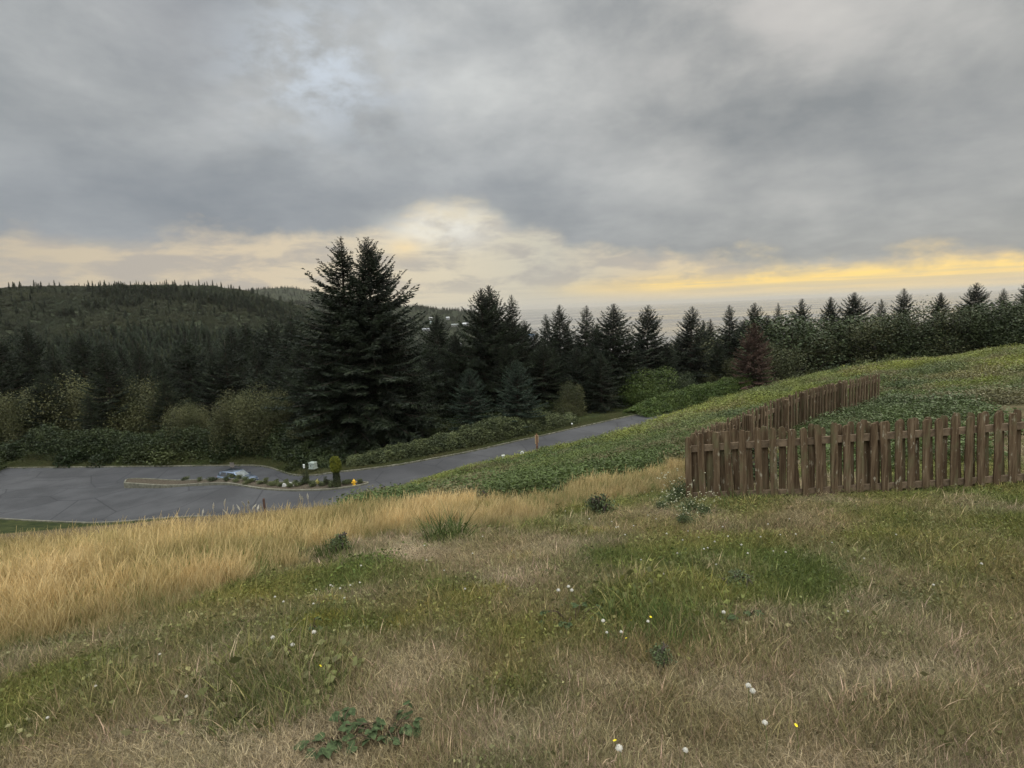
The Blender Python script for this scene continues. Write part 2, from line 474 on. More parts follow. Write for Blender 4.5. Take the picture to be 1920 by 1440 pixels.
STRAW = [(900, 1260, 190, 40), (760, 1300, 120, 26), (560, 1390, 200, 40), (1000, 1400, 160, 40), (1420, 1180, 90, 24), (1240, 1270, 90, 20), (960, 1080, 70, 18), (1300, 1000, 90, 16), (1420, 1330, 110, 50), (1150, 1300, 100, 40), (1650, 1320, 120, 40), (250, 1400, 160, 30)]
def lawn_map(x, y):
    px, py = proj(x, y, hfun(x.copy(), y.copy()))
    g = .64 + 2.3 * (fbm(x / .9 + 3, y / .9, 4) - .5) + .9 * (fbm(x / 3.1, y / 3.1 + 7, 2) - .5); ht = np.zeros(x.shape)
    wx_ = px + 130 * (fbm(x * 1.3 + 40, y * 1.3, 4) - .5) * sstep(y, 0, 4); wy_ = py + 60 * (fbm(x * 1.5, y * 1.5 + 80, 4) - .5)
    brk = .55 + .9 * np.clip(fbm(x * 3 + 11, y * 3, 3) * 2 - .5, 0, 1)
    for bx, by, rx, ry, gg, hh in BLOBS:
        q = np.minimum(1, np.exp(-(((wx_ - bx) / rx) ** 2 + ((wy_ - by) / ry) ** 2) ** 1.2) * brk)
        g = g * (1 - q) + gg * q; ht = ht + hh * q
    for bx, by, rx, ry in STRAW:
        q = .8 * np.minimum(1, np.exp(-((wx_ - bx) / rx) ** 2 - ((wy_ - by) / ry) ** 2) * brk)
        g = g * (1 - q) + .06 * q
    # the lawn is greener farther down
    g = g + .16 * sstep(1290 - py, 0, 200)
    return np.clip(g, 0, 1), ht, px, py
GOLD_LOW = [(-900, 1400), (0, 1232), (200, 1180), (420, 1112), (520, 1085), (600, 1060), (700, 1032), (800, 1008), (900, 996), (960, 989), (1100, 962), (1200, 940), (1290, 905), (1360, 890)]
GOLD_HIGH = [(-900, 1095), (0, 1040), (200, 1024), (420, 1006), (600, 980), (700, 962), (800, 955), (960, 945), (1040, 938), (1120, 914), (1200, 894), (1285, 872), (1360, 852)]
def gold_zone(x, y, px, py):
    lo = np.interp(px, [p[0] for p in GOLD_LOW], [p[1] for p in GOLD_LOW])
    lo = lo + 80 * (fbm(x / .8, y / .8 + 31, 3) - .5)
    hi = np.interp(px, [p[0] for p in GOLD_HIGH], [p[1] for p in GOLD_HIGH]) + 14 * (fbm(x / .9 + 7, y / .9, 2) - .5)
    return (py < lo) & (py > hi) & (x < 4.2 + np.maximum(y - 9, 0) * .35)

mg, tg, bg = material('ground_soil', .95, .1)
pn = tg.n.new('ShaderNodeSeparateXYZ'); tg.l.new(pos(tg), pn.inputs[0])
na_ = tg.noise(pos(tg), 1.1, 6, .6); nb_ = tg.noise(pos(tg), 38, 4, .7); nc_ = tg.noise(pos(tg), .02, 5, .6)
soil = tg.mix(tg.ss(na_, .35, .65), (.045, .040, .018), (.11, .082, .045))
soil = tg.mix(tg.m('MULTIPLY', tg.ss(nb_, .35, .7), .7), soil, (.19, .145, .085))
rr_ = tg.m('SQRT', tg.m('ADD', tg.m('POWER', pn.outputs[0], 2.0), tg.m('POWER', pn.outputs[1], 2.0)))
soil = tg.mix(tg.ss(rr_, 12, 22), soil, tg.mix(tg.ss(na_, .35, .65), (.020, .028, .010), (.045, .052, .018)))
soil = tg.mix(tg.ss(rr_, 90, 160), soil, tg.mix(tg.ss(nc_, .40, .62), (.016, .022, .012), (.032, .038, .020)))
tg.l.new(soil, bg.inputs['Base Color'])
bmp = tg.n.new('ShaderNodeBump'); bmp.inputs['Strength'].default_value = .6; bmp.inputs['Distance'].default_value = .03
tg.l.new(nb_, bmp.inputs['Height']); tg.l.new(bmp.outputs[0], bg.inputs['Normal'])
tris = [(c0, (j + 1) % na, j) for j in range(na)]
allF = np.concatenate([Fq[:, [0, 1, 2]], Fq[:, [0, 2, 3]], np.array(tris)])
ter = obj('terrain', mesh('terrain', V, allF[:, ::-1].copy(), mg, smooth=True)); tag(ter, 'sloping grassy hillside falling away to the road and the wooded valley', 'ground', kind='structure')

# sea
msw, tsw, bsw = material('sea_water', .2, .6)
wv = tsw.n.new('ShaderNodeVectorMath'); wv.operation = 'MULTIPLY'; tsw.l.new(pos(tsw), wv.inputs[0]); wv.inputs[1].default_value = (.7, 1.6, 1)
wn = tsw.noise(wv.outputs[0], .02, 8, .62); wn2 = tsw.noise(wv.outputs[0], .0011, 5, .6)
tsw.l.new(tsw.mix(tsw.ss(wn2, .35, .65), (.07, .08, .085), (.12, .12, .12)), bsw.inputs['Base Color'])
tsw.l.new(tsw.ss(wn2, .3, .7, .10, .24), bsw.inputs['Roughness'])
b2 = tsw.n.new('ShaderNodeBump'); b2.inputs['Strength'].default_value = .16; b2.inputs['Distance'].default_value = 3.0
tsw.l.new(wn, b2.inputs['Height']); tsw.l.new(b2.outputs[0], bsw.inputs['Normal'])
sx = 70000
sea = obj('sea', mesh('sea', [(-9000, 900, -100), (sx, 900, -100), (sx, 70000, -100), (-60000, 70000, -100)], [(0, 1, 2, 3)], msw))
tag(sea, 'grey sea with a pale sheen reaching the horizon', 'sea', kind='structure')

# ------------------------------------------------------------------ road
mr, t_, b_ = material('asphalt', .85, .25)
r1 = t_.noise(pos(t_), .22, 5, .6); r2 = t_.noise(pos(t_), 9, 5, .7)
asp = t_.mix(t_.ss(r1, .35, .65), (.040, .041, .043), (.064, .065, .068)); asp = t_.mix(t_.m('MULTIPLY', t_.ss(r2, .4, .75), .35), asp, (.095, .095, .098))
vo = t_.n.new('ShaderNodeTexVoronoi'); vo.feature = 'DISTANCE_TO_EDGE'; vo.inputs['Scale'].default_value = .16; t_.l.new(pos(t_), vo.inputs['Vector'])
asp = t_.mix(t_.m('MULTIPLY', t_.ss(vo.outputs['Distance'], .02, .0), .75), asp, (.025, .025, .028))
vo2 = t_.n.new('ShaderNodeTexVoronoi'); vo2.inputs['Scale'].default_value = .11; t_.l.new(pos(t_), vo2.inputs['Vector'])
asp = t_.mix(t_.ss(vo2.outputs['Color'], .62, .66, 0, .35), asp, (.040, .041, .045))
t_.l.new(asp, b_.inputs['Base Color'])
NRW = 40
RV = []; 
for i in range(NRW + 1):
    q = FE * (1 - i / NRW) + NE_ * (i / NRW)
    RV.append(np.stack([q[:, 0], q[:, 1], zroad(q[:, 0], q[:, 1])], 1))
RV = np.concatenate(RV); nc = len(FE)
RF = [(i * nc + j, (i + 1) * nc + j, (i + 1) * nc + j + 1, i * nc + j + 1) for i in range(NRW) for j in range(nc - 1)]
road = obj('road', mesh('road', RV, RF, mr, smooth=True)); tag(road, 'dark grey asphalt road curving round the foot of the slope', 'road', kind='structure')

mcon = plain('concrete', (.15, .145, .11), .85, .2, var=.3, scale=3)
def strip(name, line, wd, ht, mat, side=1, zf=zroad, down=.25):
    """kerb running along a line, width wd to one side"""
    L = np.array(line); d = np.gradient(L, axis=0); d /= np.linalg.norm(d, axis=1)[:, None] + 1e-9
    n = np.stack([-d[:, 1], d[:, 0]], 1) * side
    a, b = L, L + n * wd; z = zf(L[:, 0], L[:, 1])
    m = len(L); c = .03
    Vv = np.concatenate([np.c_[a, z - down], np.c_[a, z + ht - c], np.c_[a + n * c, z + ht], np.c_[b, z + ht], np.c_[b, z - down]])
    Ff = [(k * m + i, k * m + i + 1, (k + 1) * m + i + 1, (k + 1) * m + i) for k in range(4) for i in range(m - 1)]
    return mesh(name, Vv, Ff, mat)
ko = obj('kerb', strip('kerb', FE, .18, .15, mcon, 1)); tag(ko, 'pale concrete kerb along the far side of the road', 'kerb', kind='structure')
k2 = obj('kerb', strip('kerb', NE_, .18, .13, mcon, -1)); tag(k2, 'concrete kerb along the near side of the road under the bank', 'kerb', kind='structure')

# island in the road mouth
ISR = resample(np.concatenate([ISL, ISL[:1]]), 140)[:-1]
ISZ = lambda x, y: np.full(np.shape(x), RZ) - .9 * sstep(-np.asarray(x), 29, 40)
isr = np.concatenate([ISR, ISR[:1]])
# kerb ring: wall reaches down to the lower roadway on the far side
cen = ISR.mean(0)
area = .5 * np.sum(ISR[:, 0] * np.roll(ISR[:, 1], -1) - ISR[:, 1] * np.roll(ISR[:, 0], -1)); sgn = 1 if area > 0 else -1
k3 = obj('kerb', strip('kerb', isr, .17, .16, mcon, sgn, ISZ, 1.4)); tag(k3, 'rounded concrete kerb round the planted island', 'kerb', kind='structure')
msoil = plain('bark_mulch', (.075, .062, .045), .95, .1, var=.5, scale=9)
import bmesh
bm = bmesh.new()
dd = np.gradient(isr, axis=0); dd /= np.linalg.norm(dd, axis=1)[:, None] + 1e-9
inn = (isr + np.stack([-dd[:, 1], dd[:, 0]], 1) * sgn * .1)[:-1]
vs = [bm.verts.new((p[0], p[1], float(ISZ(p[0], p[1])) + .10)) for p in inn]
bm.faces.new(vs if sgn > 0 else vs[::-1]); bmesh.ops.triangulate(bm, faces=bm.faces)
me = bpy.data.meshes.new('island_bed'); bm.to_mesh(me); bm.free(); me.materials.append(msoil)
ib = obj('island_bed', me); tag(ib, 'planted island bed of bark and low shrubs in the road mouth', 'island', kind='structure')

# ------------------------------------------------------------------ scattering (stuff only)
def hidden_collection(name, objs):
    c = bpy.data.collections.new(name)
    for o in objs: c.objects.link(o)
    return c
def src(name, me):
    return bpy.data.objects.new(name, me)
def scatter(name, pts, rots, scl, idx, tint, sources, label, cat):
    pts = np.asarray(pts, np.float32); n = len(pts)
    me = bpy.data.meshes.new(name); me.vertices.add(n); me.vertices.foreach_set('co', pts.ravel())
    def at(nm, ty, arr, key):
        a = me.attributes.new(nm, ty, 'POINT'); a.data.foreach_set(key, np.asarray(arr).ravel())
    at('rot', 'FLOAT_VECTOR', np.asarray(rots, np.float32), 'vector')
    sc = np.asarray(scl, np.float32)
    if sc.ndim == 1: sc = np.repeat(sc[:, None], 3, 1)
    at('scl', 'FLOAT_VECTOR', sc, 'vector')
    at('idx', 'INT', np.asarray(idx, np.int32), 'value')
    at('tint', 'FLOAT_COLOR', np.concatenate([np.asarray(tint, np.float32), np.ones((n, 1), np.float32)], 1), 'color')
    me.update()
    o = obj(name, me)
    g = bpy.data.node_groups.new(name, 'GeometryNodeTree')
    g.interface.new_socket('Geometry', in_out='INPUT', socket_type='NodeSocketGeometry')
    g.interface.new_socket('Geometry', in_out='OUTPUT', socket_type='NodeSocketGeometry')
    gi = g.nodes.new('NodeGroupInput'); go = g.nodes.new('NodeGroupOutput')
    ip = g.nodes.new('GeometryNodeInstanceOnPoints'); ci = g.nodes.new('GeometryNodeCollectionInfo')
    ci.inputs['Collection'].default_value = hidden_collection(name + '_sources', sources)
    ci.inputs['Separate Children'].default_value = True; ci.inputs['Reset Children'].default_value = True
    def na(nm, ty):
        q = g.nodes.new('GeometryNodeInputNamedAttribute'); q.data_type = ty; q.inputs['Name'].default_value = nm
        return [s for s in q.outputs if s.enabled and s.name == 'Attribute'][0]
    L = g.links.new
    L(gi.outputs[0], ip.inputs['Points']); L(ci.outputs[0], ip.inputs['Instance'])
    ip.inputs['Pick Instance'].default_value = True
    L(na('idx', 'INT'), ip.inputs['Instance Index'])
    e2 = g.nodes.new('FunctionNodeEulerToRotation'); L(na('rot', 'FLOAT_VECTOR'), e2.inputs[0]); L(e2.outputs[0], ip.inputs['Rotation'])
    L(na('scl', 'FLOAT_VECTOR'), ip.inputs['Scale']); L(ip.outputs[0], go.inputs[0])
    md = o.modifiers.new('scatter', 'NODES'); md.node_group = g
    return tag(o, label, cat, kind='stuff')

rng = np.random.RandomState(11)

def blades(rng, n, R, h0, h1, wd, lean, curl, seg=3, col=(1, 1, 1), cv=.25, head=0.0, mixc=None, base_dark=1.0):
    """a clump of grass blades: tapered, bent ribbons"""
    Vl, Fl, Sl = [], [], []
    a = rng.rand(n) * 6.2832; rr = R * np.sqrt(rng.rand(n)); bx, by = rr * np.cos(a), rr * np.sin(a)
    h = h0 + (h1 - h0) * rng.rand(n) ** 1.3
    d = rng.rand(n) * 6.2832; ln = lean * (.25 + rng.rand(n)); cu = curl * rng.rand(n)
    f = rng.rand(n) * 6.2832
    for k in range(n):
        c = np.array(col) * (1 + cv * (rng.rand() * 2 - 1))
        if mixc is not None and rng.rand() < mixc[1]: c = np.array(mixc[0]) * (1 + cv * (rng.rand() * 2 - 1))
        b = len(Vl); px_, py_, pz_ = bx[k], by[k], -.01; th = ln[k]
        L = h[k] / seg
        for s in range(seg + 1):
            t = s / seg
            wv_ = wd * (1 - t ** 1.6) * (.6 + .4 * (t < .6))
            if head and t > .6: wv_ = wd * head * (1.15 - t) * 2
            ox, oy = math.cos(f[k]) * wv_ / 2, math.sin(f[k]) * wv_ / 2
            if s == seg and not head:
                Vl.append((px_, py_, pz_)); Sl.append(c)
            else:
                Vl.append((px_ - ox, py_ - oy, pz_)); Vl.append((px_ + ox, py_ + oy, pz_)); Sl += [c * (base_dark if s == 0 else 1)] * 2
            px_ += math.cos(d[k]) * math.sin(th) * L; py_ += math.sin(d[k]) * math.sin(th) * L; pz_ += math.cos(th) * L
            th += cu[k] / seg * (1 + t)
            if pz_ < .004: pz_ = .004 + rng.rand() * .004
        for s in range(seg):
            q = b + 2 * s
            if s == seg - 1 and not head: Fl.append((q, q + 1, q + 2))
            else: Fl.append((q, q + 1, q + 3)); Fl.append((q, q + 3, q + 2))
    return np.array(Vl), np.array(Fl), np.array(Sl)

def leaves(rng, n, P3, size, flat=.5, col=(1, 1, 1), cv=.3, asp=1.0):
    """diamond leaves at given points"""
    k = len(P3); u = rng.normal(size=(k, 3)); u[:, 2] *= flat; u /= np.linalg.norm(u, axis=1)[:, None]
    t = rng.normal(size=(k, 3)); v = np.cross(u, t); v /= np.linalg.norm(v, axis=1)[:, None] + 1e-9
    s = size * (.6 + .8 * rng.rand(k))[:, None]
    a = P3 + u * s; c = P3 - u * s * .7; b = P3 + v * s * .55 * asp; d = P3 - v * s * .55 * asp
    Vv = np.stack([a, b, c, d], 1).reshape(-1, 3)
    i = np.arange(k) * 4
    Ff = np.concatenate([np.stack([i, i + 1, i + 2], 1), np.stack([i, i + 2, i + 3], 1)])
    sh = np.array(col)[None] * (1 + cv * (rng.rand(k, 1) * 2 - 1))
    return Vv, Ff, np.repeat(sh, 4, 0)

def cat(parts):
    V_, F_, S_ = [], [], []; b = 0
    for v, f, s in parts: V_.append(v); F_.append(f + b); S_.append(s); b += len(v)
    return np.concatenate(V_), np.concatenate(F_), np.concatenate(S_)

M_grass = instanced('grass_blades', .6, .25)
M_leaf = instanced('ground_leaves', .5, .2)

# --- short lawn
lsrc = []
for k in range(4):   # dry matted
    v = cat([blades(rng, 110, .13, .02, .062, .0028, 1.05, 1.3, 3, cv=.5), blades(rng, 9, .12, .05, .10, .0022, .7, 1.2, 3, (1.2, 1.15, 1.05), .3)])
    lsrc.append(src('lawn_clump_%d' % k, mesh('lawn', *v[:2], M_grass, v[2])))
for k in range(3):   # upright, mixed
    v = cat([blades(rng, 80, .12, .03, .095, .0032, .5, 1.0, 3, cv=.4, mixc=((1.75, 1.4, 1.9), .28)), blades(rng, 40, .13, .02, .06, .003, .9, 1.0, 3, (1.35, 1.15, 1.3), .4)])
    lsrc.append(src('lawn_clump_%d' % (4 + k), mesh('lawn', *v[:2], M_grass, v[2])))
for k in range(2):   # small broad weeds and clover between the blades
    q = rng.rand(60, 3) * [.24, .24, .03] - [.12, .12, 0]
    v = cat([leaves(rng, 60, q, .0105, .35, cv=.45), blades(rng, 40, .12, .04, .09, .0028, .5, .9, 3, (1.2, 1.05, 1.2), .3)])
    lsrc.append(src('lawn_clump_%d' % (7 + k), mesh('lawn', *v[:2], M_grass, v[2])))
for k in range(2):   # stray long dry stalks and arching blades
    v = cat([blades(rng, 4, .10, .14, .30, .0024, .8, 1.3, 5, (1.25, 1.2, 1.15), .3), blades(rng, 60, .13, .02, .06, .003, 1.0, 1.2, 3, (.9, .9, .9), .5)])
    lsrc.append(src('lawn_clump_%s' % 'ab'[k], mesh('lawn', *v[:2], M_grass, v[2])))
N = 60000
y0 = np.exp(np.log(1.15) + (np.log(17.0) - np.log(1.15)) * rng.rand(N) ** .92); x0 = (rng.rand(N) * 2 - 1) * y0 * 1.02 * (1 + .5 / y0)
g, ht, px, py = lawn_map(x0, y0)
gz_ = gold_zone(x0, y0, px, py)
keep = ~gz_ & (py > 760) & (py > np.interp(px, [p[0] for p in GOLD_HIGH], [p[1] for p in GOLD_HIGH]) - 25 * (px > 1285)) & (y0 < 11.5)
x0, y0, g, ht, px, py = (a[keep] for a in (x0, y0, g, ht, px, py))
n = len(x0); z0 = hfun(x0.copy(), y0.copy())
u = rng.rand(n)
idx = np.where(g + .35 * (u - .5) > .42, 4 + rng.randint(0, 3, n), rng.randint(0, 4, n)); idx = np.where((rng.rand(n) < .20) & (g > .58), 7 + rng.randint(0, 2, n), idx)
idx = np.where(rng.rand(n) < .07, 9 + rng.randint(0, 2, n), idx)
STR, STR2, GRN, GRN2 = np.array([.47, .385, .26]), np.array([.25, .19, .11]), np.array([.095, .130, .030]), np.array([.185, .190, .050])
hue = np.clip(fbm(x0 / .7 + 50, y0 / .7, 3) * 1.8 - .4, 0, 1)[:, None]
st_ = STR * (1 - hue) + STR2 * hue; gr_ = GRN * (1 - hue) + GRN2 * hue
k_ = np.clip(g * 1.1 + .25 * (rng.rand(n) - .5), 0, 1)[:, None]
tint = st_ * (1 - k_) + gr_ * k_
yel = np.zeros(n)
for bx, by, rx, ry in [(590, 1178, 45, 9), (905, 1130, 34, 9), (850, 1142, 14, 5), (615, 1142, 26, 6), (1120, 1005, 25, 6), (980, 1054, 22, 6), (470, 1128, 22, 6), (735, 1190, 22, 6), (800, 1160, 34, 6), (1300, 1128, 30, 6)]:
    yel = np.maximum(yel, np.exp(-((px - bx) / rx) ** 2 - ((py - by) / ry) ** 2))
yel = (yel * .75)[:, None]; tint = tint * (1 - yel) + np.array([.26, .235, .04]) * yel
tint *= (.50 + .85 * rng.rand(n) ** 1.2)[:, None]
sc = (.7 + .5 * rng.rand(n)) * (1 + .55 * ht)
sc3 = np.stack([sc * (.85 + .11 * y0), sc * (.85 + .11 * y0), sc * (1 + .02 * y0) * (1 - .35 * (g < .25) * (rng.rand(n) < .7))], 1)
sc3[:, 2] *= 1 - .45 * sstep(y0, 5.2, 6.2) * (x0 > 1.2)
rots = np.stack([(rng.rand(n) - .5) * .3 - .1, (rng.rand(n) - .5) * .3, rng.rand(n) * 6.2832], 1)
scatter('lawn_grass', np.stack([x0, y0, z0], 1), rots, sc3, idx, tint, lsrc, 'short dry lawn grass with green patches covering the near slope', 'grass')

# --- tall golden grass
tsrc = []
for k in range(3):
    v = cat([blades(rng, 46, .16, .22, .40, .0040, .22, .5, 4, cv=.25, head=1.7), blades(rng, 44, .16, .08, .30, .0042, .4, .8, 3, (.85, .80, .72), .25)])
    tsrc.append(src('tall_clump_%d' % k, mesh('tall', *v[:2], M_grass, v[2])))
for k in range(2):
    v = cat([blades(rng, 60, .16, .15, .34, .0055, .35, .7, 4, (.40, .62, .42), .3), blades(rng, 22, .16, .22, .42, .004, .25, .5, 4, cv=.2, head=1.6)])
    tsrc.append(src('tall_clump_%d' % (3 + k), mesh('tall', *v[:2], M_grass, v[2])))
N = 21000
y1 = 3.2 + 17 * rng.rand(N) ** 1.0; x1 = (rng.rand(N) * 2 - 1) * (y1 + 1) * 1.05
_, _, px, py = lawn_map(x1, y1)
keep = gold_zone(x1, y1, px, py) & (x1 < 4.3 + .1 * y1) & ~((x1 > 2.2) & (y1 > 7.3) & (px > 1290) & (y1 < 12.5))
x1, y1, px, py = (a[keep] for a in (x1, y1, px, py)); n = len(x1)
lo = np.interp(px, [p[0] for p in GOLD_LOW], [p[1] for p in GOLD_LOW]); edge = np.clip((lo - py) / 45, 0, 1)
gm = np.clip(fbm(x1 / .7 + 9, y1 / .7, 3) * 3.0 - 1.0 + .43 * sstep(-x1, 1.5, 6), 0, 1)
idx = np.where(rng.rand(n) < gm * .75, 3 + rng.randint(0, 2, n), rng.randint(0, 3, n))
hue = fbm(x1 / .8, y1 / .8 + 4, 3)[:, None]
tint = np.array([.60, .455, .225]) * (1.25 - hue * .5) * (1 - gm[:, None] * .35) + np.array([.02, .03, 0]) * gm[:, None]
low_ = (1 - edge)[:, None] * .5; tint = tint * (1 - low_) + np.array([.27, .22, .12]) * low_
tint *= (.85 + .3 * rng.rand(n))[:, None]
sc = (.34 + .40 * edge) * (.7 + .6 * rng.rand(n)) * (.85 + .35 * fbm(x1 / 2, y1 / 2 + 60, 2))
scatter('tall_golden_grass', np.stack([x1, y1, hfun(x1.copy(), y1.copy())], 1), np.stack([(rng.rand(n) - .5) * .2, .12 + (rng.rand(n) - .5) * .2, (rng.rand(n) - .5) * 2.4], 1),
        np.stack([sc * 1.15, sc * 1.15, sc], 1), idx, tint, tsrc, 'tall golden dry grass in a band across the slope', 'grass')

# --- bramble ground cover on the bank
bsrc = []
for k in range(5):
    q = rng.normal(size=(300, 3)); q /= np.linalg.norm(q, axis=1)[:, None]; q[:, 2] = np.abs(q[:, 2])
    q *= [.55, .55, .42]; q *= (.5 + .6 * rng.rand(300, 1)); q += (rng.rand(300, 3) - .5) * .16
    v = leaves(rng, 300, q, .040, .6, cv=.5)
    v = cat([v, blades(rng, 30, .5, .25, .62, .012, .5, .9, 3, (1.3, 1.1, 1.0), .4)])
    bsrc.append(src('bramble_clump_%d' % k, mesh('bramble', *v[:2], M_leaf, v[2])))
for k in range(4):
    q = rng.normal(size=(330, 3)); q /= np.linalg.norm(q, axis=1)[:, None]; q[:, 2] = np.abs(q[:, 2])
    q *= [.42, .42, .36]; q *= (.45 + .6 * rng.rand(330, 1)); q += (rng.rand(330, 3) - .5) * .10
    v = cat([leaves(rng, 330, q, .027, .45, cv=.4), blades(rng, 26, .4, .2, .5, .006, .5, 1.0, 3, (.9, .8, .8), .3)])
    bsrc.append(src('bramble_clump_%d' % (5 + k), mesh('bramble', *v[:2], M_leaf, v[2])))
N = 24000
y2 = 7 + 49 * rng.rand(N) ** 1.35; x2 = -14 + 70 * rng.rand(N)
h2 = hfun(x2.copy(), y2.copy()); px, py = proj(x2, y2, h2)
ins, dr = poly_in_dist(x2, y2, ROADP)
gz_ = (py > np.interp(px, [p[0] for p in GOLD_HIGH], [p[1] for p in GOLD_HIGH]) - 6) & (x2 < 5) | ((x2 > 3.2) & (y2 < 7.9 - .02 * x2))
crest_y = np.interp(x2, [-30, -14, -8, 0, 10, 20, 60], [20, 30, 44, 52, 62, 60, 60])
yard_ = (x2 > 2.9) & (y2 < 12) & (rng.rand(N) < .35)
keep = ~gz_ & ~ins & ~yard_ & (dr > .3) & (y2 < crest_y) & (x2 < 3.8 + (y2 - 7) * 1.05 + 2)
keep &= (px < 2300) & (px > 640 + 60 * rng.rand(N)) & ((y2 < 26) | (rng.rand(N) < .75))
x2, y2, h2, px, py = (a[keep] for a in (x2, y2, h2, px, py)); n = len(x2)
yy = np.clip(fbm(x2 / 4 + 2, y2 / 4, 4) * 2.6 - .75 + .25 * sstep(y2, 24, 40), 0, 1)[:, None]
yy = yy * sstep(y2, 14, 26)[:, None]
tint = np.array([.072, .100, .030]) * (1 - yy) + np.array([.185, .205, .044]) * yy
bl_ = np.clip(fbm(x2 / 3, y2 / 3 + 20, 3) * 2 - .85, 0, .45)[:, None] * sstep(x2, 1, 9)[:, None]
tint = tint * (1 - bl_) + np.array([.085, .105, .062]) * bl_
nr_ = sstep(17 + .3 * np.abs(x2), 0, 1)  # nearer band is darker leaved
tint *= (.8 + .4 * rng.rand(n))[:, None]
dry = (fbm(x2 / 1.7 + 70, y2 / 1.7, 3) > .62)[:, None] * .6; tint = tint * (1 - dry) + np.array([.16, .13, .07]) * dry
s2 = (.6 + .6 * rng.rand(n) ** 1.5) * (.55 + .95 * fbm(x2 / 2.2, y2 / 2.2, 3))
scatter('bramble_cover', np.stack([x2, y2, h2 - .02], 1), np.stack([(rng.rand(n) - .5) * .3, (rng.rand(n) - .5) * .3, rng.rand(n) * 6.28], 1),
        np.stack([s2 * 1.15, s2 * 1.15, s2 * .85], 1), np.where(y2 < 25, 5 + rng.randint(0, 4, n), rng.randint(0, 5, n)), tint, bsrc, 'low green bramble and groundcover on the bank above the road', 'ground cover')

# ------------------------------------------------------------------ trees
M_spruce = foliage('spruce_needles', (.007, .012, .006), (.019, .028, .011), .5, .6)
M_spruce2 = foliage('blue_spruce_needles', (.016, .028, .018), (.034, .052, .032), .6, .6)
M_dead = foliage('dead_needles', (.060, .036, .026), (.095, .058, .042), .7, .8)
M_alder = foliage('alder_leaves', (.050, .056, .022), (.085, .086, .034), .35, .6, .2)
M_shrub = foliage('shrub_leaves', (.022, .034, .013), (.046, .060, .021), .6, .55)
M_bright = foliage('bright_shrub_leaves', (.042, .070, .013), (.076, .106, .022), .5, .5, .1)
M_olive = foliage('olive_leaves', (.042, .050, .020), (.080, .082, .032), .5, .6)
M_hedge = foliage('bramble_leaves', (.040, .052, .022), (.095, .110, .045), .9, .55, .1)
M_arb = foliage('arborvitae_leaves', (.075, .090, .010), (.165, .170, .020), 1.2, .6, .1)
M_bark = plain('bark', (.055, .045, .036), .9, .1, var=.4, scale=4)
M_twig = plain('pale_twigs', (.17, .15, .125), .9, .1, var=.3)
M_stem = plain('green_stem', (.14, .16, .06), .7, .2)

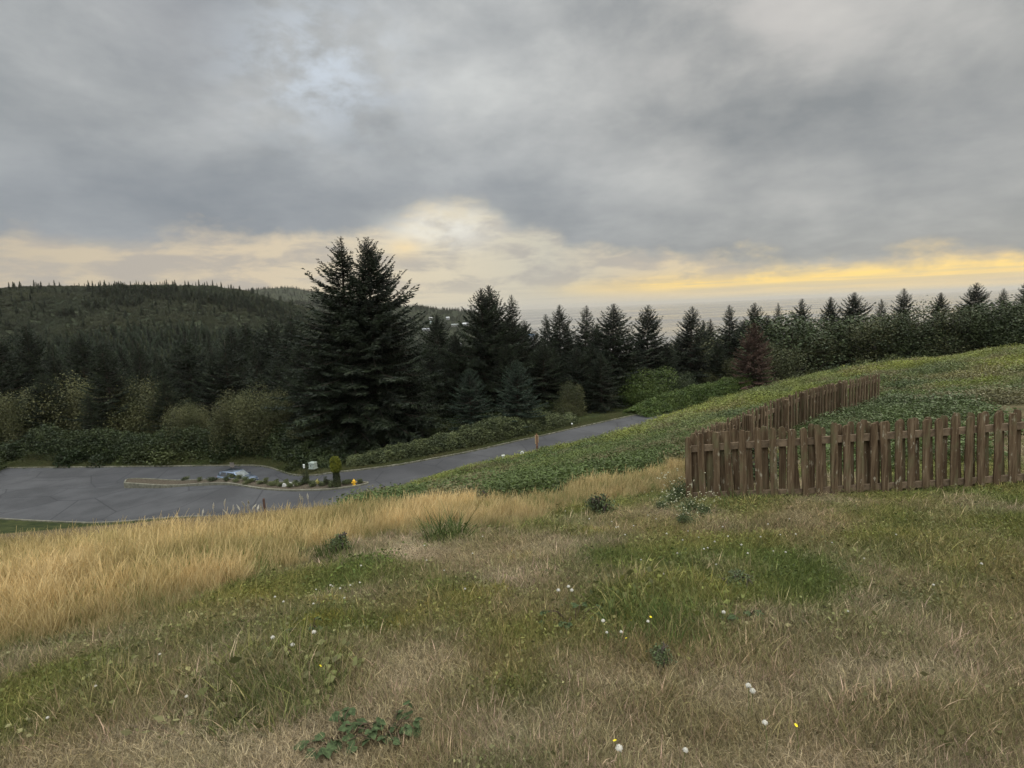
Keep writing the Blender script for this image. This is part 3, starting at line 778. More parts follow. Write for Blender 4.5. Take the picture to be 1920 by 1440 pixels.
def conifer(rng, Hh, R, nb=150, cs=.04, rag=.30, top_up=34, droop=.25, spacing=.34, power=1.8, tw=1.0, lop=None):
    """crown of needle sprays on whorled limbs, plus the limbs themselves"""
    tV, tF, tS = [], [], []; LB = MB(); cnt = 0
    hs = cs + (.985 - cs) * (np.arange(nb) + rng.rand(nb)) / nb
    hs = cs + (1 - cs) * ((hs - cs) / (1 - cs)) ** .82
    azs = np.arange(nb) * 2.39996 + rng.rand(nb) * .9
    for h, a in zip(hs, azs):
        L = R * math.tanh(power * (1 - h)) * (1 - rag * rng.rand()) * (1 + .18 * (rng.rand() < .12)) + .10
        if h < .12: L *= .75 + 2 * h
        if lop and abs(((a - lop[0] + math.pi) % (2 * math.pi)) - math.pi) < .9: L *= lop[1]
        ea = rad(np.interp(h, [0, .35, .75, 1], [-10, 4, 24, top_up + 8]) + rng.randn() * 6)
        S_ = 7; s = np.linspace(0, 1, S_)
        rr = L * s * math.cos(ea)
        dz = L * (math.sin(ea) * s - droop * s ** 2 * (1 - h) + (.16 + .12 * h) * s ** 3.5)
        aa = a + .12 * rng.randn() * s
        bx, by, bz = rr * np.cos(aa), rr * np.sin(aa), Hh * h + dz
        if L > 1.0:
            e = S_ - 2
            LB.tube([(bx[i], by[i], bz[i]) for i in range(0, e + 1, 2)], [max(.012, .011 * L * (1 - .9 * s[i]) + .008) for i in range(0, e + 1, 2)], 3, cap=False)
        nt = int(L / spacing) + 3
        q = np.repeat(np.linspace(.10 if L < 2 else .16, 1, nt), 2); m = len(q); sd_ = np.tile([1, -1], nt)
        q = np.clip(q + (rng.rand(m) - .5) / nt, .06, 1.0)
        ox = np.stack([np.interp(q, s, bx), np.interp(q, s, by), np.interp(q, s, bz)], 1)
        q2 = np.minimum(q + .05, 1.02); ox2 = np.stack([np.interp(q2, s, bx), np.interp(q2, s, by), np.interp(q2, s, bz)], 1)
        f = ox2 - ox; f = np.where(np.linalg.norm(f, axis=1)[:, None] < 1e-5, [[math.cos(a) * .7, math.sin(a) * .7, .4]], f); f /= np.linalg.norm(f, axis=1)[:, None]
        side = np.stack([-f[:, 1], f[:, 0], 0 * f[:, 0]], 1) * sd_[:, None]
        wt = .55 + .5 * rng.rand(m)[:, None]
        dr_ = f * (1.15 - wt * .6) + side * wt; dr_[:, 2] -= .12 + .30 * rng.rand(m) * (1 - h); dr_ /= np.linalg.norm(dr_, axis=1)[:, None]
        ln = tw * (.10 + .16 * min(1, L / 2.5) + .20 * L * (1 - q) ** .7 * (.6 + .7 * rng.rand(m))); ln = np.minimum(ln, 1.7) * min(1, .30 + (1 - h) * 7)
        nn_ = 6
        for k in range(nn_):
            # needle sprays: narrow triangles fanning off the twig
            t0 = (k / nn_) * ln * .85; o = ox + dr_ * t0[:, None]
            u_ = rng.normal(size=(m, 3)) * .5; u_[:, 2] -= .15; dd_ = dr_ + u_ * (.75 if k else .15); dd_ /= np.linalg.norm(dd_, axis=1)[:, None]
            l2 = (ln * (.42 if k else .95)) * (.7 + .6 * rng.rand(m)) + .05
            pw = np.cross(dd_, rng.normal(size=(m, 3))); pw /= np.linalg.norm(pw, axis=1)[:, None] + 1e-9
            w2 = (.025 + .065 * ln * (1 if k else .5)) * (.7 + .6 * rng.rand(m))
            A = o - pw * w2[:, None] * .6; B = o + pw * w2[:, None] * .6; C = o + dd_ * l2[:, None]; A2 = o + dd_ * (l2 * .45)[:, None] + pw * w2[:, None]
            v = np.stack([A, B, A2, C], 1).reshape(-1, 3); i = np.arange(m) * 4 + cnt
            tV.append(v); tF.append(np.stack([i, i + 1, i + 2, i + 3], 1)[:, [0, 1, 2, 3]])
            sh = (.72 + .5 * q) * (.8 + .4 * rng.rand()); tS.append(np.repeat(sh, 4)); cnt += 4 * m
    V_ = np.concatenate(tV); F4 = np.concatenate(tF)
    F3 = np.concatenate([F4[:, [0, 1, 2]], F4[:, [0, 2, 3]]])
    tr = MB(); kk = 9
    tr.tube([(.02 * Hh * .1 * math.sin(i), .02 * Hh * .1 * math.cos(i * 1.3), Hh * i / kk - (.6 if i == 0 else 0)) for i in range(kk + 1)],
            [max(.02, .0135 * Hh * (1 - i / kk) ** .9 + .015) for i in range(kk + 1)], 8)
    return V_, F3, np.concatenate(tS), tr, LB

_cache = {}
def conifer_tree(key, seed, Hh, R, mat, **kw):
    # seeds keep each crown's own outline
    r_ = np.random.RandomState(seed)
    v, f, s_, tr, lb = conifer(r_, Hh, R, **kw)
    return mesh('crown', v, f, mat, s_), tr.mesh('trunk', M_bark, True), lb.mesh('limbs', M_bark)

def place_tree(name, meshes, loc, rz, scl, label, cat_, group=None):
    o = empty(name, loc, rz); o.rotation_euler = (.022 * rng.randn(), .022 * rng.randn(), rz); o.scale = scl if hasattr(scl, '__len__') else (scl, scl, scl)
    crown, trunk, limbs = meshes
    t_o = obj('trunk', trunk, o)
    c_o = obj('crown', crown, o)
    if limbs: obj('limbs', limbs, c_o)
    return tag(o, label, cat_, group)

def tree_at(name, meshes, h0, px, ytop, d, label, wide=1.0, group=None, rz=None, cat_='tree', sink=.2):
    """stand a tree of native height h0 so that its tip reaches the height it has in the scene"""
    t = P(px, ytop, d); z = H(t[0], t[1]) - sink; s = (t[2] - z) / h0; wide = wide * (.9 + .2 * rng.rand())
    return place_tree(name, meshes, (t[0], t[1], z), rng.rand() * 6.28 if rz is None else rz, (s * wide, s * wide, s), label, cat_, group)

# the big pair (each with its own crown)
bigA = conifer_tree('a', 3, 27, 10.4, M_spruce, nb=270, rag=.46, top_up=34, droop=.30, spacing=.34, power=1.45, tw=1.0, lop=(0.3, .55))
bigB = conifer_tree('b', 9, 27, 11.0, M_spruce, nb=310, rag=.32, top_up=36, droop=.30, spacing=.34, power=1.9, tw=1.0, lop=(3.0, .62))
tree_at('spruce_tree', bigA, 27, 630, 444, 72, 'very tall dark spruce with long ragged limbs, left one of the big pair', 1.34, rz=0)
tree_at('spruce_tree', bigB, 27, 684, 445, 73, 'very tall dense dark spruce, right one of the big pair', 1.08, rz=0)
V_ = [conifer_tree('c%d' % k, 20 + k, 16, R_, M_spruce, nb=nb_, rag=rg, top_up=32, spacing=.33, power=pw) for k, (R_, nb_, rg, pw) in enumerate([(6.4, 190, .34, 1.6), (5.4, 180, .36, 1.7), (6.2, 190, .30, 2.1), (5.0, 160, .42, 1.6)])]
BL = [conifer_tree('d%d' % k, 40 + k, 9, 4.0, M_spruce2, nb=150, rag=.25, top_up=34, spacing=.22, power=1.7, cs=.02, tw=.8) for k in range(2)]
DD = conifer_tree('e', 50, 14, 5.6, M_dead, nb=150, rag=.25, top_up=44, spacing=.26, power=1.9, cs=.03, tw=1.0)
mids = [
    (2, 868 + 32, 541, 92, .85, 'dark spruce with a feathery double top, left half of the pair behind the road'),
    (0, 918, 534, 94, .95, 'tall dark spruce in the middle of the picture, tallest right of the big pair'),
    (3, 955, 552, 95, .95, 'thin topped dark spruce leaning against the right side of the middle spruces'),
    (1, 1047, 571, 100, 1.0, 'pointed dark spruce just right of the headland'),
    (3, 1030, 588, 104, .9, 'small dark spruce tip beside the pointed one at the headland'),
    (3, 1092, 572, 102, .95, 'slim dark spruce standing against the sea, second in the row of points'),
    (0, 1145, 569, 100, 1.15, 'broad pointed dark spruce against the sea, third in the row of points'),
    (2, 1210, 572, 106, .80, 'rounded dark spruce standing against the sea'),
    (0, 1293, 574, 112, .80, 'open dark spruce with wide side limbs standing against the sea'),
    (3, 1370, 571, 116, .85, 'narrow dark spruce left of the brown dead tree'),
    (0, 1416, 567, 118, .85, 'dark spruce behind the brown dead tree'),
    (3, 1459, 567, 124, .6, 'thin spruce tip rising over the shrubs at the right'),
    (3, 1337, 597, 135, .8, 'tiny distant spruce top between the open and the narrow spruce'),
    (1, 1320, 600, 140, .8, 'tiny distant spruce top left of its twin'),
    (1, 1500, 560, 140, .9, 'dark spruce on the rise at the edge of the shrubs'),
    (2, 822, 588, 96, .80, 'middling spruce between the big pair and the middle spruces'),
    (1, 803, 640, 88, .9, 'low dark spruce under the right side of the big pair'),
    (2, 852, 622, 90, .8, 'dark spruce with a mossy top left of the middle spruces'),
    (0, 1000, 620, 98, .9, 'dark spruce filling the gap below the headland'),
    (1, 1180, 625, 100, .9, 'dark spruce filling the gap between the broad and the rounded spruce'),
    (2, 1250, 640, 105, .8, 'dark spruce with low crown right of the rounded spruce'),
    (0, 945, 640, 88, 1.0, 'dark spruce in front of the middle spruces'),
    (2, 1080, 650, 92, 1.0, 'dark spruce below the slim spruce in the row of points'),
    (1, 1125, 660, 90, 1.0, 'dark spruce below the broad spruce in the row of points'),
    (1, 560, 618, 80, 1.0, 'dark spruce tucked against the left side of the big pair'),
    (0, 520, 668, 92, 1.0, 'dark spruce behind the olive alder'),
    (3, 478, 640, 105, 1.1, 'dark spruce behind the alder near the edge of the valley'),
    (2, 440, 655, 98, 1.0, 'dark spruce rising left of the alder top'),
    (1, 765, 690, 80, .9, 'short dark spruce at the right foot of the big pair'),
    (3, 1165, 690, 96, .9, 'small green spruce left of the bright round shrub'),
    (1, 430, 612, 118, 1.3, 'dark spruce rising highest at the left side of the valley view'),
    (0, 462, 604, 124, 1.2, 'dark broad spruce in front of the cleared hill, left of the big pair'),
    (2, 505, 600, 120, 1.2, 'dark spruce in front of the cleared hill, nearer the big pair'),
    (1, 545, 592, 112, 1.2, 'dark spruce showing behind the left limbs of the big pair'),
    (3, 415, 640, 92, 1.3, 'dark spruce at the left edge over the alders'),
    (1, 1035, 640, 97, 1.2, 'dark spruce low in the belt under the pointed spruce by the headland'),
    (2, 1105, 645, 95, 1.2, 'dark spruce low in the belt under the slim and broad spruces'),
    (0, 1155, 650, 106, 1.1, 'dark spruce low in the belt under the broad spruce'),
    (2, 1205, 645, 112, 1.1, 'dark spruce low in the belt under the rounded spruce'),
    (1, 1300, 650, 114, 1.2, 'dark spruce low in the belt under the open spruce'),
    (1, 1065, 612, 108, 1.1, 'dark spruce shoulder between the first two pointed tips'),
    (2, 1118, 606, 108, 1.0, 'dark spruce shoulder between the slim and the broad spruce'),
    (0, 1015, 640, 92, 1.1, 'dark spruce below the small tip beside the headland'),
    (2, 985, 600, 100, .9, 'dark spruce between the middle spruces and the headland tip'),
    (0, 1345, 640, 112, 1.0, 'dark spruce behind the yellow olive shrub'),
    (2, 1392, 600, 126, 1.1, 'dark spruce filling the space left of the dead conifer'),
    (0, 1440, 590, 126, 1.0, 'dark spruce filling the space right of the dead conifer'),
    (1, 1270, 625, 118, 1.1, 'dark spruce filling the foot of the open spruce'),
    (0, 700, 560, 80, 1.2, 'dark spruce hidden between the big pair, only its right limbs showing'),
    (1, 600, 640, 70, 1.1, 'dark spruce with low sweeping limbs in front of the left of the big pair'),
    (2, 745, 640, 74, 1.1, 'dark spruce with low sweeping limbs in front of the right of the big pair'),
]
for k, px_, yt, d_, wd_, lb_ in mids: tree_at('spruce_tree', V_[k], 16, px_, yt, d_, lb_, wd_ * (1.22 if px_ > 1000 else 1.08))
# beyond the photograph's edges: the same kind of wood
for k, px_, yt, d_ in [(0, 390, 660, 92), (2, 350, 630, 100), (1, 300, 668, 88), (3, 255, 640, 108), (0, 200, 655, 96), (2, 150, 625, 104), (1, 95, 650, 90), (0, 45, 610, 100), (3, 0, 640, 96), (2, -40, 600, 92),
                       (0, 1560, 556, 128), (2, 1600, 548, 122), (3, 1655, 560, 130), (1, 1700, 540, 118), (0, 1760, 548, 112), (2, 1830, 530, 108), (3, 1880, 540, 116), (1, 1930, 520, 105)]:
    tree_at('spruce_tree', V_[k], 16, px_, yt, d_, 'dark spruce of the wood running on past the %s' % ('olive alders' if px_ < 900 else 'shrubs on the rise'), .95, 'spruces of the outer wood')
for k, (px_, yt, d_, wd_, lb_) in enumerate([(965, 676, 76, 1.05, 'small blue green spruce beside the road bend, the right one of two'), (880, 692, 75, 1.0, 'small blue green spruce left of its twin above the hedge'),
                        ]): tree_at('young_spruce', BL[k % 2], 9, px_, yt, d_, lb_, wd_)
tree_at('young_spruce', BL[0], 9, 1165, 668, 100, 'young green spruce between the bare shrub and the dark spruces', .6)
tree_at('dead_tree', DD, 14, 1415, 606, 93, 'reddish brown dead conifer with bare dense branches', 1.05, cat_='tree')

# valley spruces on the left, each countable
grp = 'spruces down in the valley'
for i in range(46):
    a = i / 46; px_ = -60 + 780 * ((i * .618) % 1); d_ = 112 + 150 * (i / 46) ** 1.2
    yt = np.interp(d_, [112, 270], [690, 628]) + rng.randn() * 12 - 10 * (px_ < 420)
    if px_ > 640: yt = max(yt, 640)
    x_, y_ = P(px_, yt, d_)[:2]; z_ = H(x_, y_); hh = P(px_, yt, d_)[2] - z_
    if not 8 < hh < 34: hh = min(max(hh, 9), 26)
    s_ = hh / 16
    place_tree('spruce_tree', V_[i % 4], (x_, y_, z_ - .2), rng.rand() * 6.28, (s_ * .8, s_ * .8, s_), 'dark spruce among the crowd of spruces in the valley', 'tree', grp)

# ------------------------------------------------------------------ broadleaf shrubs
def shrub_mesh(rng, w_, h_, n, leaf, mat, lumps=14, low=.0, flat=.6, stems=8, inner=.55, topheavy=.0, stem_mat=None, asp=1.0):
    C_ = []
    for k in range(lumps):
        a = rng.rand() * 6.28; r = (w_ / 2) * .62 * math.sqrt(rng.rand()); zc = h_ * (low + .18 + (.62 - low) * rng.rand()) * (1 - .25 * r / (w_ / 2))
        C_.append((r * math.cos(a), r * math.sin(a), zc, (w_ / 2) * (.30 + .22 * rng.rand()), h_ * (.18 + .16 * rng.rand())))
    C_.append((0, 0, h_ * .68, w_ * .22, h_ * .30))
    k = rng.randint(0, len(C_), n); Ca = np.array(C_)[k]
    q = rng.normal(size=(n, 3)); q /= np.linalg.norm(q, axis=1)[:, None]
    rr = (inner + (1.06 - inner) * rng.rand(n) ** .6) * (1 + .16 * rng.randn(n) * (rng.rand(n) < .3))
    p = Ca[:, :3] + q * rr[:, None] * Ca[:, [3, 3, 4]]
    p[:, 2] = np.maximum(p[:, 2], .03)
    v = leaves(rng, n, p, leaf, flat, cv=.3, asp=asp)
    lumpsh = (.8 + .4 * rng.rand(len(C_)))[k]; v[2][:] *= np.repeat(lumpsh, 4)[:, None]
    st = MB()
    for i in range(stems):
        c = C_[i % len(C_)]; b = (c[0] * .15, c[1] * .15, -.3)
        m_ = (c[0] * .55 + rng.randn() * .1, c[1] * .55, c[2] * .55)
        st.tube([b, m_, (c[0], c[1], c[2] + c[4] * .6)], [.018 * h_ / 2 + .02, .012 * h_ / 2 + .012, .008], 5)
        for j in range(3):
            a = rng.rand() * 6.28; e = (c[0] + math.cos(a) * c[3] * .8, c[1] + math.sin(a) * c[3] * .8, c[2] + c[4] * (.2 + .7 * rng.rand()))
            st.tube([m_, ((m_[0] + e[0]) / 2, (m_[1] + e[1]) / 2, (m_[2] + e[2]) / 2 + .1), e], [.012 * h_ / 2 + .008, .01, .004], 4)
    return mesh('crown', v[0], v[1], mat, v[2]), st.mesh('trunk', stem_mat or M_bark), None

R2 = np.random.RandomState(77)
ALD = [shrub_mesh(R2, 10, 10, 34000, .10, M_alder, 26, low=.0, stems=12, inner=.3, stem_mat=M_twig) for _ in range(2)]
SH = [shrub_mesh(R2, 5, 4, 15000, .065, M_shrub, 16, stems=9) for _ in range(2)]
OL = [shrub_mesh(R2, 5, 4, 14000, .06, M_olive, 16, stems=10, inner=.35, stem_mat=M_twig) for _ in range(2)]
BR = shrub_mesh(R2, 9.5, 5.5, 26000, .10, M_bright, 26, stems=8, inner=.6)
BARE = shrub_mesh(R2, 5, 3.6, 1500, .06, M_olive, 16, stems=30, inner=.2, stem_mat=M_twig)
shr = [  # mesh, native height, px, top, depth, width factor, name, label
    (ALD[0], 10, 480, 712, 74, .95, 'alder_tree', 'olive leaved alder with an airy rounded crown overhanging the dark end of the road'),
    (ALD[1], 10, 425, 728, 76, .9, 'alder_tree', 'olive alder partly behind the airy one, at the edge over the parked car'),
    (OL[0], 4, 585, 768, 70, 1.0, 'shrub', 'olive green shrub beneath the left side of the big spruces'),
    (SH[0], 4, 640, 800, 69, .9, 'shrub', 'dark leafy shrub at the foot of the big spruces behind the utility box'),
    (SH[1], 4, 725, 794, 71, 1.0, 'shrub', 'dark leafy shrub beneath the right side of the big spruces'),
    (SH[0], 4, 790, 766, 75, 1.1, 'shrub', 'dark shrub with yellowish tips left of the two small spruces'),
    (OL[1], 4, 1066, 713, 86, .85, 'shrub', 'upright olive willow shrub behind the road, right of the small spruces'),
    (BARE, 3.6, 1138, 728, 92, .9, 'shrub', 'mostly bare grey twiggy shrub left of the bright round one'),
    (BR, 5.5, 1216, 690, 96, 1.0, 'shrub', 'large bright green rounded shrub behind the road'),
    (SH[1], 4, 1283, 700, 100, 1.1, 'shrub', 'dull green shrub against the right side of the bright round one'),
    (OL[0], 4, 1330, 690, 112, 1.2, 'shrub', 'grey green shrub behind the bramble mound'),
    (OL[1], 4, 1368, 668, 112, 1.1, 'shrub', 'yellow olive shrub at the left foot of the dead conifer'),
    (SH[0], 4, 1240, 650, 118, 1.3, 'shrub', 'grey green shrub in front of the sea, right of the rounded spruce'),
    (SH[1], 4, 1190, 655, 112, 1.2, 'shrub', 'grey green shrub below the rounded spruce'),
    (OL[0], 4, 1335, 618, 135, 1.4, 'shrub', 'pale olive shrub crown under the tiny distant spruce tops'),
    (OL[1], 4, 1455, 640, 105, 1.3, 'shrub', 'olive shrub at the right side of the dead conifer'),
    (SH[0], 4, 1480, 584, 112, 1.3, 'shrub', 'tall green shrub on the rise, reaching up against the sky'),
    (OL[0], 4, 1500, 620, 112, 1.2, 'shrub', 'olive shrub on the rise at the right edge'),
    (OL[1], 4, 1436, 690, 92, .55, 'shrub', 'pale feathery shrub on the crest at the end of the bramble mound'),
    (SH[1], 4, 1398, 700, 97, .8, 'shrub', 'dark shrub under the dead conifer'),
]
for ms_, h0, px_, yt, d_, wd_, nm, lb_ in shr: tree_at(nm, ms_, h0, px_, yt, d_, lb_, wd_, cat_='tree' if 'tree' in nm else 'shrub')
for i, (ms_, h0, px_, yt, d_) in enumerate([(ALD[0], 10, 350, 742, 79), (ALD[1], 10, 262, 700, 84), (ALD[0], 10, 120, 690, 88), (ALD[1], 10, 20, 728, 84)]):
    tree_at('alder_tree', ms_, h0, px_, yt, d_, 'olive alder in the row running on behind the lower road', .95, 'alders along the lower road')
for i, (ms_, h0, px_, yt, d_) in enumerate([(OL[1], 4, 1560, 600, 118), (SH[0], 4, 1610, 585, 112), (OL[0], 4, 1670, 590, 105), (SH[1], 4, 1730, 575, 100), (OL[1], 4, 1800, 570, 96), (SH[0], 4, 1870, 560, 92), (SH[1], 4, 1930, 560, 90)]):
    tree_at('shrub', ms_, h0, px_, yt, d_, 'green shrub of the thicket running on over the rise', 1.3, 'shrubs of the outer thicket', cat_='shrub')

for i, (px_, yt, d_) in enumerate([(305, 700, 82), (200, 640, 84), (165, 735, 80), (70, 700, 84), (-20, 660, 86)]):
    tree_at('spruce_tree', V_[(i * 3 + 1) % 4], 16, px_, yt, d_, 'dark spruce standing between the alders of the lower road', 1.0, 'spruces along the lower road')
# hedges of bramble beyond the road: one mesh each
def hedge(name, line, wd, hts, n, leaf, mat, label, lumpy=.35):
    L = np.array(line, float); r_ = np.random.RandomState(len(line) * 7)
    d = np.r_[0, np.cumsum(np.linalg.norm(np.diff(L, axis=0), axis=1))]
    s = r_.rand(n) * d[-1]; cx = np.interp(s, d, L[:, 0]); cy = np.interp(s, d, L[:, 1])
    tx = np.interp(s + .5, d, L[:, 0]) - np.interp(s - .5, d, L[:, 0]); ty = np.interp(s + .5, d, L[:, 1]) - np.interp(s - .5, d, L[:, 1])
    ln = np.hypot(tx, ty) + 1e-9; nx, ny = -ty / ln, tx / ln
    hh = np.interp(s, d, hts) * (1 - lumpy + 2 * lumpy * fbm(s / 1.7 + 3, s * 0 + wd, 3)); ww = wd * (.75 + .5 * fbm(s / 2.3, s * 0 + 9, 2))
    a = r_.rand(n) * math.pi; q = .72 + .33 * r_.rand(n)
    off = np.cos(a) * ww / 2 * q; up = np.sin(a) ** .8 * hh * q
    x = cx + nx * off; y = cy + ny * off; z = hfun(x.copy(), y.copy()) + up
    lump = fbm(x / .8, y / .8 + z, 3)
    p = np.stack([x, y, z + (lump - .5) * .5], 1) + r_.normal(size=(n, 3)) * .06
    v = leaves(r_, n, p, leaf, .5, cv=.3); v[2][:] *= np.repeat(.65 + .7 * lump, 4)[:, None]
    return tag(obj(name, mesh(name, v[0], v[1], mat, v[2])), label, 'hedge')
def off_line(a, b, dist):
    m = (FE[:, 0] > a) & (FE[:, 0] < b); L = FE[m]; d = np.gradient(L, axis=0); d /= np.linalg.norm(d, axis=1)[:, None]
    return L + np.stack([-d[:, 1], d[:, 0]], 1) * dist
hl = off_line(-19, 10.5, 2.9)
hedge('bramble_hedge', hl, 3.2, np.interp(hl[:, 0], [-19, -15, -5, 4, 10], [.9, 1.6, 2.3, 2.2, 1.2]), 42000, .11, M_hedge, 'long dull green bramble hedge along the far kerb of the road')
h2l = off_line(-70, -20.6, 3.7)
hedge('roadside_bushes', h2l, 4.2, np.interp(h2l[:, 0], [-70, -30, -25, -22, -20], [3.4, 3.0, 2.2, 1.3, .5]), 42000, .12, M_shrub, 'dark bushes crowding the kerb where the lower road runs under the trees', .4)
ml = np.array([G(1190, 777, -15.2), G(1235, 765, -15.0), G(1290, 752, -14.8), G(1345, 744, -14.6), G(1400, 738, -14.4), G(1440, 733, -14.2)])
hedge('bramble_mound', ml, 5.5, [.8, 2.2, 2.8, 3.0, 3.2, 2.0], 45000, .11, M_bright, 'bright yellow green bramble mound beyond the end of the visible road', .3)

# verge grass along the far kerb and other rough ground beyond the road
vs_ = []
N = 9000
t_i = rng.randint(0, len(FE) - 1, N); fr = rng.rand(N)[:, None]
c = FE[t_i] * (1 - fr) + FE[t_i + 1] * fr; d = FE[t_i + 1] - FE[t_i]; d /= np.linalg.norm(d, axis=1)[:, None]
o_ = (.25 + 3.0 * rng.rand(N) ** 1.5)[:, None]
c = c + np.stack([-d[:, 1], d[:, 0]], 1) * o_
N2 = 5200   # rough grass behind the road on the right
xr = 2 + 55 * rng.rand(N2); yr = 72 + 50 * rng.rand(N2); i2, d2 = poly_in_dist(xr, yr, ROADP); ok = ~i2 & (d2 > .4) & (yr > 75 + .25 * xr)
c = np.concatenate([c, np.stack([xr[ok], yr[ok]], 1)]); n = len(c)
vsrc = []
for k in range(3):
    v = blades(rng, 60, .3, .10, .28, .016, .5, .9, 2, cv=.3); vsrc.append(src('verge_clump_%d' % k, mesh('verge', *v[:2], M_grass, v[2])))
gg = fbm(c[:, 0] / 3, c[:, 1] / 3, 3)[:, None]
tint = np.array([.075, .090, .032]) * (1.3 - gg) + np.array([.14, .115, .06]) * np.clip(gg - .3, 0, 1)
scatter('verge_grass', np.c_[c, hfun(c[:, 0].copy(), c[:, 1].copy())], np.stack([rng.rand(n) * .2, rng.rand(n) * .2, rng.rand(n) * 6.28], 1), .8 + .5 * rng.rand(n), rng.randint(0, 3, n), tint * (.8 + .4 * rng.rand(n))[:, None],
        vsrc, 'rough verge grass beyond the far kerb', 'grass')

# under-storey: dark shrub mass filling the wood floor (one could not count it)
usrc = []
for k in range(3):
    q = rng.normal(size=(420, 3)); q /= np.linalg.norm(q, axis=1)[:, None]; q[:, 2] = np.abs(q[:, 2]); q *= np.array([1.5, 1.5, 1.7]) * (.6 + .5 * rng.rand(420, 1))
    v = leaves(rng, 420, q, .17, .5, cv=.3); usrc.append(src('thicket_%d' % k, mesh('thicket', *v[:2], M_leaf, v[2])))
N = 5200
yu = 62 + 130 * rng.rand(N); xu = (rng.rand(N) * 2 - 1) * yu * 1.0
i2, d2 = poly_in_dist(xu, yu, ROADP); pxu = 960 + F * xu / yu
back = np.interp(pxu, [-100, 420, 560, 700, 1000, 1150, 1300, 1500, 2000], [82, 78, 70, 70, 82, 98, 108, 98, 90])
ok = ~i2 & (d2 > np.where(pxu < 555, .9, 4.5)) & (yu > np.where(pxu < 555, 58, back))
xu, yu = xu[ok], yu[ok]; n = len(xu); s_ = .6 + .8 * rng.rand(n)
gg = fbm(xu / 12, yu / 12, 3)[:, None]
tint = (np.array([.020, .032, .012]) * (1.4 - gg) + np.array([.065, .068, .022]) * np.clip(gg * 1.8 - .6, 0, 1)) * (.7 + .6 * rng.rand(n))[:, None]
scatter('undergrowth', np.c_[xu, yu, hfun(xu.copy(), yu.copy()) - .2], np.stack([rng.rand(n) * .3, rng.rand(n) * .3, rng.rand(n) * 6.28], 1), s_, rng.randint(0, 3, n), tint, usrc, 'dark tangled undergrowth beneath the trees', 'undergrowth')

# far forest on the valley sides and hills
fsrc = []
for k in range(4):
    r_ = np.random.RandomState(90 + k); Vv, Ff = [], []; nb = 64
    for i in range(nb):
        h = .04 + .95 * i / nb; a = i * 2.4 + r_.rand(); L = 3.0 * (1 - h) ** .8 * (.7 + .5 * r_.rand()) + .15; wdt = .30 * L + .25
        z = 14 * h; c_, s_ = math.cos(a), math.sin(a); b = len(Vv)
        Vv += [(-s_ * wdt * .3, c_ * wdt * .3, z + .6), (s_ * wdt * .3, -c_ * wdt * .3, z + .6), (c_ * L * .6 + s_ * wdt, s_ * L * .6 - c_ * wdt, z - .1 * L), (c_ * L, s_ * L, z - .18 * L + .2 * h), (c_ * L * .6 - s_ * wdt, s_ * L * .6 + c_ * wdt, z - .1 * L)]
        Ff += [(b, b + 1, b + 2), (b, b + 2, b + 4), (b + 2, b + 3, b + 4)]
    b = len(Vv); Vv += [(-.12, 0, 12.5), (.12, 0, 12.5), (0, 0, 14.3)]; Ff.append((b, b + 1, b + 2))
    fsrc.append(src('far_spruce_%d' % k, mesh('far', Vv, np.array(Ff), M_leaf, np.full((len(Vv), 3), 1.0) * (.8 + .4 * r_.rand(len(Vv), 1)))))
N = 80000
rf = 215 * np.exp(np.log(3300 / 215) * rng.rand(N)); pf = -250 + 1330 * rng.rand(N); af = np.arctan((pf - 960) / F)
xf = rf * np.sin(af); yf = rf * np.cos(af); hf = hfun(xf.copy(), yf.copy())
dn = fbm(xf / 130, yf / 130 + 3, 4)
clear = (rf > 560) & (rf < 1100) & (pf < 640) & (hf > -35) & (dn < .60)      # cut-over hillside with few trees
town = (rf > 900) & (rf < 1600) & (pf > 740) & (pf < 1000) & (rng.rand(N) < .35)
keep = (hf > -97) & ~(clear & (rng.rand(N) < .93)) & ~town
xf, yf, hf, rf, dn = (a[keep] for a in (xf, yf, hf, rf, dn)); n = len(xf)
tint = np.array([.022, .034, .018]) * (.7 + .7 * rng.rand(n))[:, None] + np.array([.020, .018, .004]) * (rng.rand(n) < .18)[:, None]
sf = (.45 + .65 * rng.rand(n) ** 1.4) * (1 - .3 * (rf > 600)) * (1 + .3 * (rf > 1600))
scatter('far_forest', np.c_[xf, yf, hf - .3], np.stack([rng.randn(n) * .03, rng.randn(n) * .03, rng.rand(n) * 6.28], 1), np.stack([sf * 1.35, sf * 1.35, sf], 1), rng.randint(0, 4, n), tint, fsrc, 'far conifer forest covering the valley and the hills', 'forest')
# scrub of the cleared hillside
N = 16000
rf = 480 + 620 * rng.rand(N); pf = -250 + 900 * rng.rand(N); af = np.arctan((pf - 960) / F); xf = rf * np.sin(af); yf = rf * np.cos(af); hf = hfun(xf.copy(), yf.copy())
n = N; gg = fbm(xf / 60, yf / 60, 3)[:, None]
tint = np.array([.035, .045, .022]) * (1.3 - gg) + np.array([.07, .07, .03]) * np.clip(gg - .35, 0, 1)
scatter('hillside_scrub', np.c_[xf, yf, hf - .3], np.stack([0 * xf, 0 * xf, rng.rand(n) * 6.28], 1), (1.1 + .9 * rng.rand(n)), rng.randint(0, 3, n), tint * (.7 + .6 * rng.rand(n))[:, None], usrc, 'low scrub over the cleared hillside', 'scrub')

